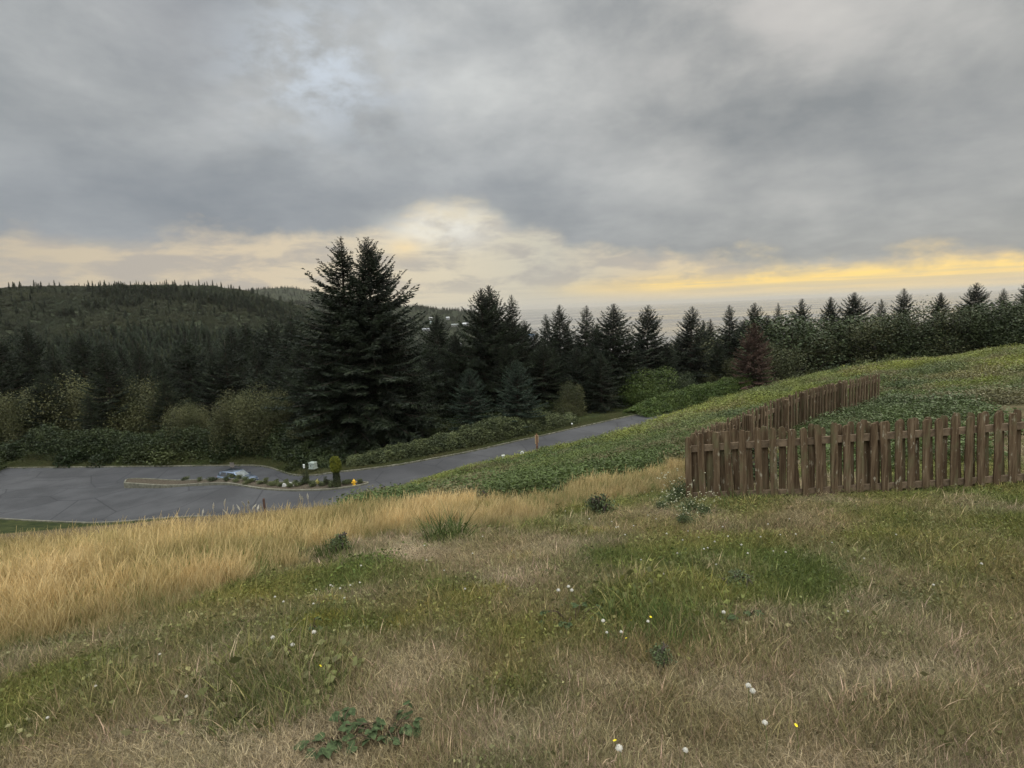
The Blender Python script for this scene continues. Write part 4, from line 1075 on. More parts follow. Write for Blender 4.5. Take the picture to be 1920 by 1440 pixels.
# ------------------------------------------------------------------ picket fence
mw, tw_, bw_ = material('weathered_wood', .85, .15)
to = tw_.n.new('ShaderNodeTexCoord').outputs['Object']; oi = tw_.n.new('ShaderNodeObjectInfo').outputs['Random']
vm = tw_.n.new('ShaderNodeVectorMath'); vm.operation = 'MULTIPLY_ADD'; tw_.l.new(to, vm.inputs[0]); vm.inputs[1].default_value = (34, 34, 2.2)
tw_.l.new(tw_.xyz(tw_.m('MULTIPLY', oi, 50), 0, tw_.m('MULTIPLY', oi, 90)), vm.inputs[2])
gn = tw_.noise(vm.outputs[0], 1.0, 6, .65, .4)
vm2 = tw_.n.new('ShaderNodeVectorMath'); vm2.operation = 'MULTIPLY_ADD'; tw_.l.new(to, vm2.inputs[0]); vm2.inputs[1].default_value = (22, 22, 9)
tw_.l.new(tw_.xyz(tw_.m('MULTIPLY', oi, 70), 0, tw_.m('MULTIPLY', oi, 40)), vm2.inputs[2])
lich = tw_.noise(vm2.outputs[0], 1.0, 5, .6)
wc = tw_.ramp(gn, [(.25, (.028, .018, .011)), (.45, (.078, .052, .030)), (.6, (.132, .095, .058)), (.75, (.21, .165, .11))])
wc = tw_.mix(tw_.m('MULTIPLY', tw_.ss(lich, .60, .70), .8), wc, (.30, .27, .20))
wc = tw_.mix(tw_.m('MULTIPLY', tw_.ss(tw_.noise(vm2.outputs[0], .35, 4, .6), .5, .65), .5), wc, (.10, .10, .05))
hsv = tw_.n.new('ShaderNodeHueSaturation'); tw_.l.new(wc, hsv.inputs['Color']); tw_.l.new(tw_.m('ADD', .75, tw_.m('MULTIPLY', oi, .5)), hsv.inputs['Value'])
tw_.l.new(hsv.outputs[0], bw_.inputs['Base Color'])
bb = tw_.n.new('ShaderNodeBump'); bb.inputs['Strength'].default_value = .5; bb.inputs['Distance'].default_value = .004; tw_.l.new(gn, bb.inputs['Height']); tw_.l.new(bb.outputs[0], bw_.inputs['Normal'])

PH = .90
def picket_mesh(r_, w_=.078, t=.019, h=PH):
    ch = r_.rand() < .5; hh = h * (1 + .025 * r_.randn()); tl = .02 * r_.randn()
    if ch: prof = [(-.5, 0), (.5, 0), (.5, .55), (.49, .955), (.34, .992), (.1, 1.0 + tl * .3), (-.2, 1.0), (-.40, .985), (-.5, .955), (-.5, .5)]
    else: prof = [(-.5, 0), (.5, 0), (.5, .5), (.5, .965), (.30, 1.0), (-.28, 1.0 + .01 * r_.randn()), (-.5, .965), (-.5, .5)]
    bend = .006 * r_.randn()
    pts = [(x * w_ * (1 + .03 * r_.randn()) + bend * math.sin(z * math.pi), z * hh - .02) for x, z in prof]
    n = len(pts); V = [(x, -t / 2, z) for x, z in pts] + [(x, t / 2 + .002 * r_.randn(), z) for x, z in pts]
    Fs = [tuple(range(n)), tuple(range(2 * n - 1, n - 1, -1))] + [(i, i + n, (i + 1) % n + n, (i + 1) % n) for i in range(n)]
    return mesh('picket', V, Fs, mw)
rp = np.random.RandomState(4)
PM = [picket_mesh(rp) for _ in range(12)]
Cn = hit(1290, 941)
front = [Cn] + [hit(*p) for p in [(1395, 938), (1500, 934), (1700, 922), (1960, 905)]]
side = [Cn] + [(float(P(*a)[0]), a[2], H(P(*a)[0], a[2])) for a in SIDE]
print('FENCE', [[round(v, 2) for v in q] for q in front + side], [round(float(P(*a)[2]) - .9, 2) for a in SIDE])
fence = tag(empty('picket_fence', Cn), 'weathered brown picket fence turning a corner on the slope', 'fence')
def along(pts):
    q = np.array(pts); d = np.r_[0, np.cumsum(np.linalg.norm(np.diff(q[:, :2], axis=0), axis=1))]
    return q, d
npk = 0; extra = []
def fence_run(pts, step, posts, lean, outward, start=0.0):
    global npk
    q, d = along(pts); s = start; i = 0
    def at(s_):
        return np.array([np.interp(s_, d, q[:, k]) for k in range(3)])
    while s < d[-1] - .02:
        p = at(s); a = at(min(s + .05, d[-1])) - at(max(s - .05, 0)); ang = math.atan2(a[1], a[0])
        sdn = 1 if i % 2 == 0 else -1
        n_ = np.array([math.sin(ang), -math.cos(ang)]) * outward
        c = p[:2] + n_ * .030 * sdn
        if npk >= 100:
            extra.append((s, p, c, ang, np.interp(s, d, q[:, 2])))
        else:
            o = obj('picket', PM[rp.randint(12)], fence); npk += 1
            zc = np.interp(s, d, q[:, 2])
            o.matrix_basis = Matrix.Translation(Vector((c[0], c[1], zc + .015 * rp.randn())) - Vector(Cn)) @ Matrix.Rotation(ang, 4, 'Z') @ Matrix.Rotation(lean + .022 * rp.randn(), 4, 'Y') @ Matrix.Rotation(.01 * rp.randn(), 4, 'X') @ Matrix.Scale(.92 + .26 * rp.rand(), 4, (1, 0, 0))
        s += step * (.85 + .3 * rp.rand()); i += 1
    for zr_, th, hg in ((.70, .019, .040), (.085, .019, .036)):
        # a rail: one board chain following the run
        m = max(6, int(d[-1] / .5)); L = [at(x) for x in np.linspace(0 if zr_ < .5 else 0, d[-1], m)]
        V = []; 
        for k, p in enumerate(L):
            a = L[min(k + 1, m - 1)] - L[max(k - 1, 0)]; ang = math.atan2(a[1], a[0]); n_ = np.array([math.sin(ang), -math.cos(ang)])
            for sx_, sz_ in ((-1, -1), (1, -1), (1, 1), (-1, 1)): V.append((p[0] + n_[0] * th * sx_ - Cn[0], p[1] + n_[1] * th * sx_ - Cn[1], p[2] + zr_ + hg * sz_ + .004 * math.sin(k * 2.1) - Cn[2]))
        Fs = [(k * 4 + j, k * 4 + (j + 1) % 4, (k + 1) * 4 + (j + 1) % 4, (k + 1) * 4 + j) for k in range(m - 1) for j in range(4)] + [(3, 2, 1, 0), tuple((m - 1) * 4 + j for j in range(4))]
        obj('rail', mesh('rail', V, Fs, mrail), fence)
    for ps in posts:
        p = at(ps); a = at(min(ps + .05, d[-1])) - at(max(ps - .05, 0)); ang = math.atan2(a[1], a[0]); n_ = np.array([math.sin(ang), -math.cos(ang)]) * outward
        mb = MB(); mb.box((0, 0, PH * .46), (.042, .042, PH * .5), taper=.96); o = mb.build('post', mw, fence)
        c = p[:2] - n_ * .083; o.location = (c[0] - Cn[0], c[1] - Cn[1], p[2] - Cn[2]); o.rotation_euler = (0, lean * .5, ang)
mrail = plain('rail_wood', (.15, .11, .072), .85, .15, var=.35, scale=14)
qf, df = along(front); qs, ds_ = along(side)
fence_run(side, .092, [1.0, ds_[2] - .15, ds_[4], ds_[5], ds_[5] + 2.2], -.045, -1, .10)
fence_run(front, .079, [.38, 2.1, 4.0, 6.0], -.055, 1, .03)
xb = MB()
for s_, p, c, ang, zc in extra:
    pmx = PM[rp.randint(12)]; M_ = Matrix.Translation(Vector((c[0], c[1], zc)) - Vector(Cn)) @ Matrix.Rotation(ang, 4, 'Z') @ Matrix.Rotation(-.05 + .022 * rp.randn(), 4, 'Y')
    xb.add([M_ @ v.co for v in pmx.vertices], [tuple(p_.vertices) for p_ in pmx.polygons])
if extra: tag(xb.build('pickets', mw, fence), kind='stuff')

# ------------------------------------------------------------------ parked car
mcar = plain('blue_car_paint', (.20, .26, .36), .16, .8, .75, var=.05, coat=1.0)
mgl = plain('sky_pale_glass', (.30, .33, .33), .06, .9, .5, var=.05, coat=1.0)  # pale base colour stands in for sky reflected in the glass
mblk = plain('black_rubber', (.02, .02, .02), .7, .3)
mrim = plain('wheel_rim', (.35, .36, .37), .3, .6, .8)
mlamp = plain('lamp_lens', (.6, .6, .58), .15, .8, coat=1.0)
def loft(secs, mat, name, parent):
    """closed body from cross sections: each is (x, [(y,z)...])"""
    V = []; n = len(secs[0][1]); Fs = []
    for x, ring in secs: V += [(x, y, z) for y, z in ring]
    for i in range(len(secs) - 1):
        for k in range(n): Fs.append((i * n + k, i * n + (k + 1) % n, (i + 1) * n + (k + 1) % n, (i + 1) * n + k))
    Fs.append(tuple(range(n - 1, -1, -1))); Fs.append(tuple((len(secs) - 1) * n + k for k in range(n)))
    me = mesh(name, V, Fs, mat, smooth=False); o = obj(name, me, parent)
    bv = o.modifiers.new('bevel', 'BEVEL'); bv.width = .03; bv.segments = 2; bv.limit_method = 'ANGLE'
    me.polygons.foreach_set('use_smooth', np.ones(len(me.polygons), dtype=bool)); 
    return o
cx, cy = G(447, 911, RZ - 1.1)
car = tag(empty('parked_car', (cx, cy, RZ - 1.1), rad(-22)), 'blue silver estate car with a roof rack parked behind the planted island', 'car')
car.location[2] += .22
def ring(wd, z0, z1, z2, tb=.9): return [(-wd * .86, z0), (wd * .86, z0), (wd, z0 + .18), (wd, z1), (wd * tb, z2), (-wd * tb, z2), (-wd, z1), (-wd, z0 + .18)]
loft([(-2.28, ring(.78, .36, .78, .92)), (-2.15, ring(.86, .26, .84, 1.0)), (-1.2, ring(.90, .22, .86, 1.0)), (.4, ring(.90, .22, .86, .98)), (1.05, ring(.90, .22, .84, .97)), (1.7, ring(.88, .24, .78, .90)), (2.12, ring(.82, .26, .70, .80)), (2.3, ring(.70, .34, .60, .66))], mcar, 'body', car)
loft([(-2.10, [(-.70, .96), (.70, .96), (.66, 1.20), (-.66, 1.20)]), (-1.75, [(-.80, .96), (.80, .96), (.66, 1.45), (-.66, 1.45)]), (-.6, [(-.82, .96), (.82, .96), (.66, 1.52), (-.66, 1.52)]), (.30, [(-.80, .96), (.80, .96), (.64, 1.48), (-.64, 1.48)]), (1.10, [(-.76, .95), (.76, .95), (.74, .975), (-.74, .975)])], mcar, 'cabin', car)
mdg = plain('dark_car_glass', (.02, .025, .03), .06, .9, var=.02, coat=1.0)
def pane(name, quad, off, gm_=None):
    mb = MB(); q = [Vector(p) for p in quad]; nrm = (q[1] - q[0]).cross(q[2] - q[0]).normalized()
    a = [p + nrm * off for p in q]; b = [p - nrm * .015 for p in q]
    mb.add(a + b, [(0, 1, 2, 3), (7, 6, 5, 4), (0, 4, 5, 1), (1, 5, 6, 2), (2, 6, 7, 3), (3, 7, 4, 0)]); return mb.build(name, gm_ or mgl, car)
ws = pane('windshield', [(1.05, -.68, .995), (1.05, .68, .995), (.36, .58, 1.455), (.36, -.58, 1.455)], .012)
for sy in (-1, 1):
    for x0_, x1_, xt0, xt1 in ((.24, .92, .20, .30), (-.72, .18, -.70, .14), (-1.62, -.78, -1.52, -.76)):
        q = [(x0_, sy * .808, 1.0), (x1_, sy * .790, 1.0), (xt1, sy * .672, 1.42), (xt0, sy * .674, 1.43)]
        pane('side_window', q if sy < 0 else q[::-1], .012, mdg)
    mb = MB(); mb.tube([(-1.6, sy * .56, 1.50), (-1.5, sy * .56, 1.585), (.05, sy * .56, 1.585), (.18, sy * .56, 1.50)], .018, 6); mb.build('roof_rail', mblk, car)
    mb = MB(); mb.box((.72, sy * 1.0, 1.03), (.07, .10, .075)); mb.box((.72, sy * .89, .99), (.03, .06, .02)); mi = mb.build('wing_mirror', mcar, car)
    mb = MB(); mb.box((2.16, sy * .60, .63), (.10, .16, .065), taper=.8); mb.build('headlight', mlamp, car)
    mb = MB(); mb.box((-2.20, sy * .70, .78), (.06, .09, .14), taper=.9); mb.build('tail_light', plain('red_lens', (.3, .02, .02), .2, .6), car)
    for wx in (-1.38, 1.42):
        w_o = MB(); nW = 20
        prof = [(.20, -.10), (.30, -.11), (.325, -.07), (.325, .07), (.30, .11), (.20, .10)]
        Vw = []; Fw = []
        for (r, o_) in prof:
            for k in range(nW): Vw.append((wx + r * math.cos(6.2832 * k / nW), sy * .80 + o_, .10 + r * math.sin(6.2832 * k / nW)))
        for i in range(len(prof)):
            for k in range(nW): Fw.append((i * nW + k, i * nW + (k + 1) % nW, ((i + 1) % 6) * nW + (k + 1) % nW, ((i + 1) % 6) * nW + k))
        w_o.add(Vw, Fw); wh = w_o.build('tyre', mblk, car)
        mb = MB(); mb.tube([(wx, sy * .80 - .095, .10), (wx, sy * .80 + .095, .10)], .20, 16); mb.build('rim', mrim, wh)
for xb in (-1.2, -.2):
    mb = MB(); mb.tube([(xb, -.66, 1.60), (xb, .66, 1.60)], .016, 6); mb.build('rack_bar', mblk, car)

# ------------------------------------------------------------------ street things
mwood = plain('brown_post_wood', (.19, .105, .06), .85, .15, var=.4, scale=7)
mrust = plain('rust_brown_post', (.085, .050, .038), .8, .2, var=.3, scale=8)
mgry = plain('grey_sign_back', (.17, .15, .13), .6, .3, var=.2)
mwht = plain('white_enamel', (.62, .64, .60), .5, .4, var=.12, scale=5)
mutil = plain('pale_green_white_box', (.30, .34, .30), .5, .4, var=.15, scale=4)
myel = plain('yellow_paint', (.72, .42, .03), .45, .4, var=.15, scale=9)
mstone = plain('pale_stone', (.42, .42, .40), .85, .2, var=.3, scale=6)
mdst = plain('dark_metal', (.05, .05, .05), .6, .4)

def base_at(px_, py_, z=None, h=0.0):
    if z is None: x, y, zz_ = hit(px_, py_, h, 30, 110)
    else: x, y = G(px_, py_, z); zz_ = z
    return (x, y, zz_)
# wooden marker post standing in the bank by the road
b = crest(1005.5); sp_ = tag(empty('marker_post', b, .2), 'brown wooden post with a pointed cap and side boards above the road', 'post')
sc_ = (P(1005.5, 812, b[1])[2] - b[2]) / 1.9
mb = MB(); mb.box((0, 0, .85), (.07, .07, .88)); mb.box((0, 0, 1.80), (.07, .07, .09), taper=.15); mb.build('post', mwood, sp_)
mb = MB(); mb.box((-.105, .0, 1.35), (.035, .09, .36)); mb.build('board', plain('tan_board', (.34, .24, .15), .8), sp_)
mb = MB(); mb.box((.105, .0, 1.40), (.035, .09, .30)); mb.build('board', plain('tan_board', (.34, .24, .15), .8), sp_)
mb = MB(); mb.box((.0, -.08, .62), (.05, .01, .22)); mb.build('plate', mrust, sp_)
sp_.scale = (sc_,) * 3
# thin reddish post at the lower left
b = hit(497, 962, .1, 9, 30); t = P(497, 936, b[1]); po = tag(empty('stake', b, .3), 'thin rust brown stake sticking up beyond the golden grass at the left', 'stake')
hh = t[2] - b[2]; mb = MB(); mb.box((0, 0, hh / 2), (.018, .014, hh / 2)); mb.build('stake_board', mrust, po); mb = MB(); mb.box((0, 0, hh + .004), (.02, .016, .012), taper=.6); mb.build('tip', mrust, po)
# sign seen from behind beyond the car
b = base_at(437.5, 889, RZ - 1.1); sg = tag(empty('road_sign', b, -.15), 'small grey backed sign on a short post beyond the parked car', 'sign')
mb = MB(); mb.box((0, 0, .55), (.04, .04, .57)); mb.build('post', mgry, sg); mb = MB(); mb.box((0, -.055, 1.12), (.27, .012, .26)); mb.build('sign_board', mgry, sg)
mb = MB(); mb.box((0, -.075, 1.40), (.30, .02, .03)); mb.build('cap', mgry, sg)
# utility box and its small neighbour
b = base_at(582, 881.5, RZ + .12); ub = tag(empty('utility_box', (b[0], b[1] + .9, RZ + .1), -.35), 'pale green white utility box on the corner verge by the road', 'box'); ub.scale = (.80, .80, .86)
mb = MB(); mb.box((0, 0, .36), (.46, .36, .36), taper=.97); mb.build('cabinet', mutil, ub)
mb = MB(); mb.box((0, -.02, .76), (.49, .40, .045), taper=.85); mb.build('lid', mutil, ub)
mb = MB(); mb.box((-.1, -.375, .38), (.05, .012, .09)); mb.build('handle', mdst, ub)
mb = MB(); mb.box((.36, -.46, .20), (.10, .08, .20)); mb.box((0, 0, -.02), (.52, .44, .03)); mb.build('plinth', mutil, ub)
b = base_at(567, 879, RZ + .12); pd = tag(empty('utility_pedestal', (b[0], b[1] + .5, RZ + .08)), 'tiny white cable pedestal left of the utility box', 'pedestal')
mb = MB(); mb.lathe([(.11, 0), (.11, .30), (.09, .33)], 12); mb.build('pedestal_body', mwht, pd); mb = MB(); mb.lathe([(.12, .33), (.12, .37), (.06, .42)], 12); mb.build('cap', mwht, pd)
# small white fixtures on the bank beside the road
b = crest(941); b = (b[0], b[1] + .2, b[2] + .12); pd = tag(empty('utility_pedestal', b, .2), 'white square topped pedestal on the bank left of the wooden post', 'pedestal')
k = b[1] / F; mb = MB(); mb.box((0, 0, 3.5 * k), (2.6 * k, 2.4 * k, 4.5 * k), taper=.92); mb.build('pedestal_body', mwht, pd); mb = MB(); mb.box((0, 0, 8.3 * k), (3.0 * k, 2.7 * k, .55 * k)); mb.build('cap', mwht, pd)
b = crest(977); b = (b[0], b[1] + .2, b[2] + .22); k = b[1] / F; pd = tag(empty('vent_pipe', b, .2), 'white hooked vent pipe on the bank beside the wooden post', 'pipe')
mb = MB(); mb.tube([(-2 * k, 0, 0), (-2.2 * k, 0, 3 * k), (-1.2 * k, 0, 5 * k), (1 * k, 0, 5 * k), (2.2 * k, 0, 3.4 * k), (2.3 * k, 0, 2.2 * k)], 1.0 * k, 10); mb.build('pipe', mwht, pd); mb = MB(); mb.lathe([(1.5 * k, 1.2 * k), (1.5 * k, 2.2 * k), (1.1 * k, 2.3 * k)], 10, (2.3 * k, 0, 0)); mb.build('collar', mwht, pd)
b = base_at(1073, 802.5, RZ + .1); mk = tag(empty('marker_stake', (b[0], b[1] + .3, RZ + .05)), 'small white capped marker on the far verge by the kerb', 'marker')
mb = MB(); mb.box((0, 0, .25), (.03, .03, .27)); mb.build('post', mgry, mk); mb = MB(); mb.lathe([(.10, .48), (.14, .55), (.12, .66), (.04, .70)], 10); mb.build('cap', mwht, mk)
# yellow hydrant-like marker at the tip of the island
b = base_at(664, 910, RZ + .1); hy = tag(empty('fire_hydrant', b, .5), 'short yellow fire hydrant near the rounded tip of the island', 'hydrant')
mb = MB(); mb.lathe([(.17, 0), (.17, .05), (.12, .07), (.12, .38), (.16, .40), (.16, .44)], 14); mb.build('barrel', myel, hy, smooth=False)
mb = MB(); mb.lathe([(.15, .44), (.13, .52), (.07, .58), (.04, .60), (.04, .66)], 14); mb.build('bonnet', myel, hy)
for a_ in (0, math.pi / 2, math.pi):
    mb = MB(); c_, s_ = math.cos(a_ - math.pi), math.sin(a_ - math.pi); mb.tube([(c_ * .10, s_ * .10, .30), (c_ * .24, s_ * .24, .30)], .065, 10); mb.build('nozzle', myel, hy)
    
# island planting
def rock(px_, py_, wd_, hh_, label, seed):
    b = base_at(px_, py_, RZ + .1); r_ = np.random.RandomState(seed)
    bm = bmesh.new(); bmesh.ops.create_icosphere(bm, subdivisions=3, radius=1)
    for v in bm.verts:
        q = v.co; f = .85 + .35 * float(fbm(np.array([q.x * 1.2 + seed]), np.array([q.y * 1.2 + q.z]), 3)[0]); v.co = Vector((q.x * wd_ * f, q.y * wd_ * .7 * f, max(-.2, q.z) * hh_ * f))
    me = bpy.data.meshes.new('rock'); bm.to_mesh(me); bm.free(); me.materials.append(mstone)
    tag(obj('rock', me, None, b), label, 'rock')
rock(533, 912, .22, .34, 'small white rock among the island shrubs', 1)
rock(545, 911, .30, .36, 'rounded grey rock beside the small white one on the island', 2)
ISH = [shrub_mesh(R2, 1.0, .5, 1500, .035, M_hedge, 8, stems=4) for _ in range(2)]
for i, (px_, py_) in enumerate([(486, 909), (497, 906), (508, 912), (517, 907), (526, 913), (536, 909), (541, 915), (553, 909), (560, 912), (575, 908), (583, 914), (592, 909), (603, 912), (612, 909), (618, 915), (628, 910), (645, 908), (653, 909), (674, 908), (470, 905), (458, 901), (445, 900), (432, 898), (462, 908), (440, 905), (422, 903), (396, 903), (372, 901), (345, 899)]):
    b = base_at(px_, py_, RZ + .1)
    zi = float(ISZ(b[0], b[1])); b = G(px_, py_, zi + .1)
    place_tree('ground_shrub', ISH[i % 2], (b[0], b[1] + .25, float(ISZ(b[0], b[1])) + .08), i * 1.7, (1.0 + .25 * (i % 3), .7, .8 + .3 * ((i * 7) % 4) / 3), 'low green cushion shrub planted along the kerbed island', 'shrub', 'cushion shrubs on the island')
TP = shrub_mesh(R2, 1.1, 1.1, 900, .045, M_shrub, 7, stems=8, inner=.3)
b = base_at(568, 909, RZ + .1); place_tree('shrub', TP, (b[0], b[1] + .2, b[2]), .4, (.9, .9, 1.25), 'loose knee high shrub rising from the island bed right of the rocks', 'shrub')
b = base_at(573, 907, RZ + .1); place_tree('shrub', TP, (b[0] + .1, b[1] + .3, b[2] + .1), 2, (.45, .45, 1.5), 'slim dark sapling standing in the loose shrub on the island', 'shrub')
b = base_at(611, 910, RZ + .1); place_tree('shrub', TP, (b[0], b[1] + .2, b[2]), 3, (.55, .55, .9), 'faint small shrub between the yellow plant and the arborvitae', 'shrub')
MY = plain('yellow_leaves', (.42, .38, .10), .7, .2, var=.4)
YP = shrub_mesh(R2, .6, .8, 350, .05, MY, 6, stems=6, inner=.3, stem_mat=mstone)
b = base_at(594, 911, RZ + .1); place_tree('yellow_plant', YP, (b[0], b[1] + .2, b[2]), 1, (.8, .8, .85), 'small yellowish leafy plant on the island', 'plant')
# arborvitae on the island, mushroom shaped: a full crown over a clipped darker skirt
r_ = np.random.RandomState(6)
def colm(n, r, z0, z1, pw0, pw1, leaf):
    t = r_.rand(n); a = r_.rand(n) * 6.2832
    prof = np.interp(t, [0, .15, .5, .8, .95, 1], [pw0, 1, .97, .85, .62, .25 if pw1 else .9])
    lob = 1 + .10 * np.sin(a * 5 + t * 3) + .08 * (fbm(a * 2, t * 5, 3) - .5) * 2
    q = r * prof * lob * (.80 + .24 * r_.rand(n))
    p = np.stack([q * np.cos(a), q * np.sin(a), z0 + (z1 - z0) * t], 1)
    v = leaves(r_, n, p, leaf, 1.2, cv=.35, asp=.5)
    # upright sprays
    return v
v = cat([colm(9000, .50, 1.50, 3.0, .55, 1, .07)]); b = base_at(632.5, 913.5, RZ + .1)
av = tag(empty('arborvitae', b), 'mushroom shaped yellow green arborvitae with a clipped dark skirt on the island', 'shrub')
k = (P(632.5, 856, b[1])[2] - b[2]) / 3.0
v2 = colm(5000, .34, .05, 1.65, .8, 0, .06)
obj('trunk', (lambda m_: (m_.tube([(0, 0, -.1), (0, 0, 1.4), (0, 0, 2.6)], [.12, .09, .03], 8), m_.mesh('trunk', M_bark))[1])(MB()), av)
cr = obj('crown', mesh('crown', v[0], v[1], M_arb, v[2]), av); sk = obj('skirt', mesh('skirt', v2[0], v2[1], M_hedge, v2[2] * .8), av); av.scale = (k,) * 3

# ------------------------------------------------------------------ distant houses
def house(px_, py_, wpx, rot, wall, roofc, label, d0=300):
    x, y, z = hit(px_, py_ + 2, 0, d0, 3600); k = y / F; wd_, dp_, hw, hh_ = wpx * k, wpx * k * .7, 3.2 * k, 1.6 * k
    o = tag(empty('house', (x, y, z), rot), label, 'house')
    mw_ = plain('house_wall', wall, .8, .2, var=.1, scale=.3); mr_ = plain('house_roof', roofc, .6, .3, var=.15, scale=.3)
    mb = MB(); mb.box((0, 0, hw / 2 - k), (wd_ / 2, dp_ / 2, hw / 2 + k)); mb.build('wall', mw_, o)
    mb = MB(); a, c = wd_ / 2 + .6, dp_ / 2 + .6
    mb.add([(-a, -c, hw), (a, -c, hw), (a, c, hw), (-a, c, hw), (-a * .9, 0, hw + hh_), (a * .9, 0, hw + hh_)], [(0, 1, 5, 4), (1, 2, 5), (2, 3, 4, 5), (3, 0, 4), (3, 2, 1, 0)]); mb.build('roof', mr_, o)
    for i in range(3):
        mb = MB(); mb.box((-wd_ / 3 + i * wd_ / 3, -dp_ / 2 - .03, hw * .55), (wd_ * .07, .05, hw * .2)); mb.build('window', mgl, o)
for a in [(808, 597, 6, .3, (.5, .5, .48), (.62, .62, .61), 'far white roofed house, upper left of the town beyond the big pair'),
          (809, 605, 5, .1, (.4, .45, .43), (.45, .52, .50), 'far pale green white house just below the upper left one'),
          (840, 597, 6, -.2, (.3, .3, .3), (.45, .46, .46), 'far grey house with a pale gable between the spruces'),
          (799, 618, 14, .2, (.2, .2, .2), (.30, .31, .33), 'far long grey roofed house at the right shoulder of the big pair'),
          (853, 610, 14, .1, (.25, .25, .23), (.20, .22, .21), 'far broad dull green roofed building left of the middle spruces'),
          (873, 608, 11, -.3, (.45, .45, .45), (.58, .59, .60), 'far white building touching the middle spruces'),
          (861, 646, 8, .1, (.5, .5, .5), (.60, .61, .61), 'nearer white roofed house low in the gap left of the middle spruces'),
          (876, 643, 5, .8, (.5, .5, .5), (.60, .61, .61), 'nearer white gabled house beside the low white roof'),
          (996, 629, 12, .1, (.3, .35, .45), (.12, .22, .36), 'far blue roofed house below the headland'),
          (975, 607, 5, .4, (.5, .5, .5), (.55, .55, .55), 'far white house on the headland slope')]: house(*a)

# ------------------------------------------------------------------ foreground plants
mplant = plain('blade_green', (.080, .115, .030), .6, .2, var=.35, scale=5)
mbroom = plain('broom_green', (.058, .082, .020), .65, .2, var=.35, scale=6)
mstraw = plain('straw', (.42, .33, .19), .8, .1, var=.25, scale=6)
mleafb = plain('bramble_leaf_green', (.046, .066, .028), .7, .1, var=.5, scale=60)
mdark = plain('dark_stem', (.07, .05, .03), .7, .2)
mwhite = plain('seed_fluff', (.50, .48, .41), .9, .1, var=.2, scale=40)
myf = plain('yellow_petals', (.75, .62, .03), .6, .2)

def stalks(px_, py_, hgt, rad_, n, wd_, lean, mat, name, label, cat_, seed, group=None, head=0, seg=4, up=0):
    x, y, z = hit(px_, py_); r_ = np.random.RandomState(seed)
    v = blades(r_, n, rad_, hgt * .55, hgt, wd_, lean, .35, seg, head=head)
    o = obj(name, mesh(name, v[0], v[1], mat), None, (x, y, z)); return tag(o, label, cat_, group)
stalks(838, 1016, .60, .20, 130, .012, .85, mbroom, 'broom_plant', 'spiky dark green broom plant fanning out at the edge of the golden grass', 'plant', 1, seg=4)
stalks(820, 1018, .22, .22, 60, .008, .6, mbroom, 'grass_tuft', 'dark tuft low around the foot of the broom plant', 'grass tuft', 12)
stalks(628, 1052, .34, .20, 130, .009, .4, mbroom, 'grass_tuft', 'dark upright grass tuft in the golden grass left of the broom plant', 'grass tuft', 2)
stalks(770, 930, .42, .12, 26, .010, .25, mbroom, 'grass_tuft', 'tall thin green stems at the top of the golden grass, left of the bank', 'grass tuft', 3)
stalks(592, 1000, .40, .25, 26, .009, .25, mbroom, 'grass_tuft', 'sparse green stems standing in the golden grass near the road', 'grass tuft', 4)
stalks(1000, 991, .18, .13, 120, .006, .5, mplant, 'grass_tuft', 'small round green tuft, left of the larger green patch', 'grass tuft', 5)
stalks(1290, 1192, .24, .32, 420, .0055, .8, mplant, 'grass_tuft', 'long arching green tuft in the middle of the right lawn', 'grass tuft', 6)
stalks(1215, 1188, .24, .30, 380, .0055, .8, mplant, 'grass_tuft', 'long arching green tuft left of its twin on the right lawn', 'grass tuft', 16)
stalks(560, 1325, .20, .22, 520, .0048, .6, mplant, 'grass_tuft', 'thick deep green grass tuft at the lower left', 'grass tuft', 7)
stalks(490, 1348, .18, .24, 460, .0048, .6, mplant, 'grass_tuft', 'thick green tuft at the photo edge, left of the deep green one', 'grass tuft', 8)
stalks(940, 1003, .14, .12, 90, .006, .6, mplant, 'grass_tuft', 'small flat green tuft between the broom plant and the round tuft', 'grass tuft', 9)
stalks(1430, 945, .16, .5, 300, .007, .6, mplant, 'grass_tuft', 'green grass fringe at the foot of the fence', 'grass tuft', 10)
stalks(1285, 800, .5, .8, 200, .014, .5, mplant, 'grass_tuft', 'lighter green grass tuft on the bank behind the fence corner', 'grass tuft', 11)
M_weed = foliage('weed_leaves', (.050, .070, .028), (.085, .110, .045), 6, .6, .2)
WS = [shrub_mesh(R2, .5, .30, 1100, .015, M_weed, 8, stems=5, inner=.3) for _ in range(2)]
def weed(px_, py_, s_, label, k=0, name='weed', sz=1.0):
    x, y, z = hit(px_, py_); place_tree(name, WS[k], (x, y, z), k * 2.1 + px_, (s_, s_, s_ * sz), label, 'weed')
weed(1123, 965, 1.0, 'dark leafy weed clump at the lower edge of the golden grass')
weed(908, 950, .55, 'slim dark weed poking out of the golden grass', 1, sz=1.7)
weed(1243, 1252, .42, 'small dark rosette of leaves on the dry lawn', 1)
weed(640, 1040, .8, 'dark weed clump left of the broom plant', 1)
weed(1385, 1100, .7, 'blue green weed patch on the right lawn', 0, sz=.6)
for i, p in enumerate([(1350, 925), (1385, 915), (1420, 905), (1455, 915), (1480, 890), (1440, 880), (1400, 885)]):
    x, y, z = hit(*p); place_tree('yard_shrub', WS[i % 2], (x, y + .5, z - .1), i, (1.3, 1.3, 1.2), 'low dark shrub growing inside the picket fence', 'shrub', 'low shrubs inside the fence')
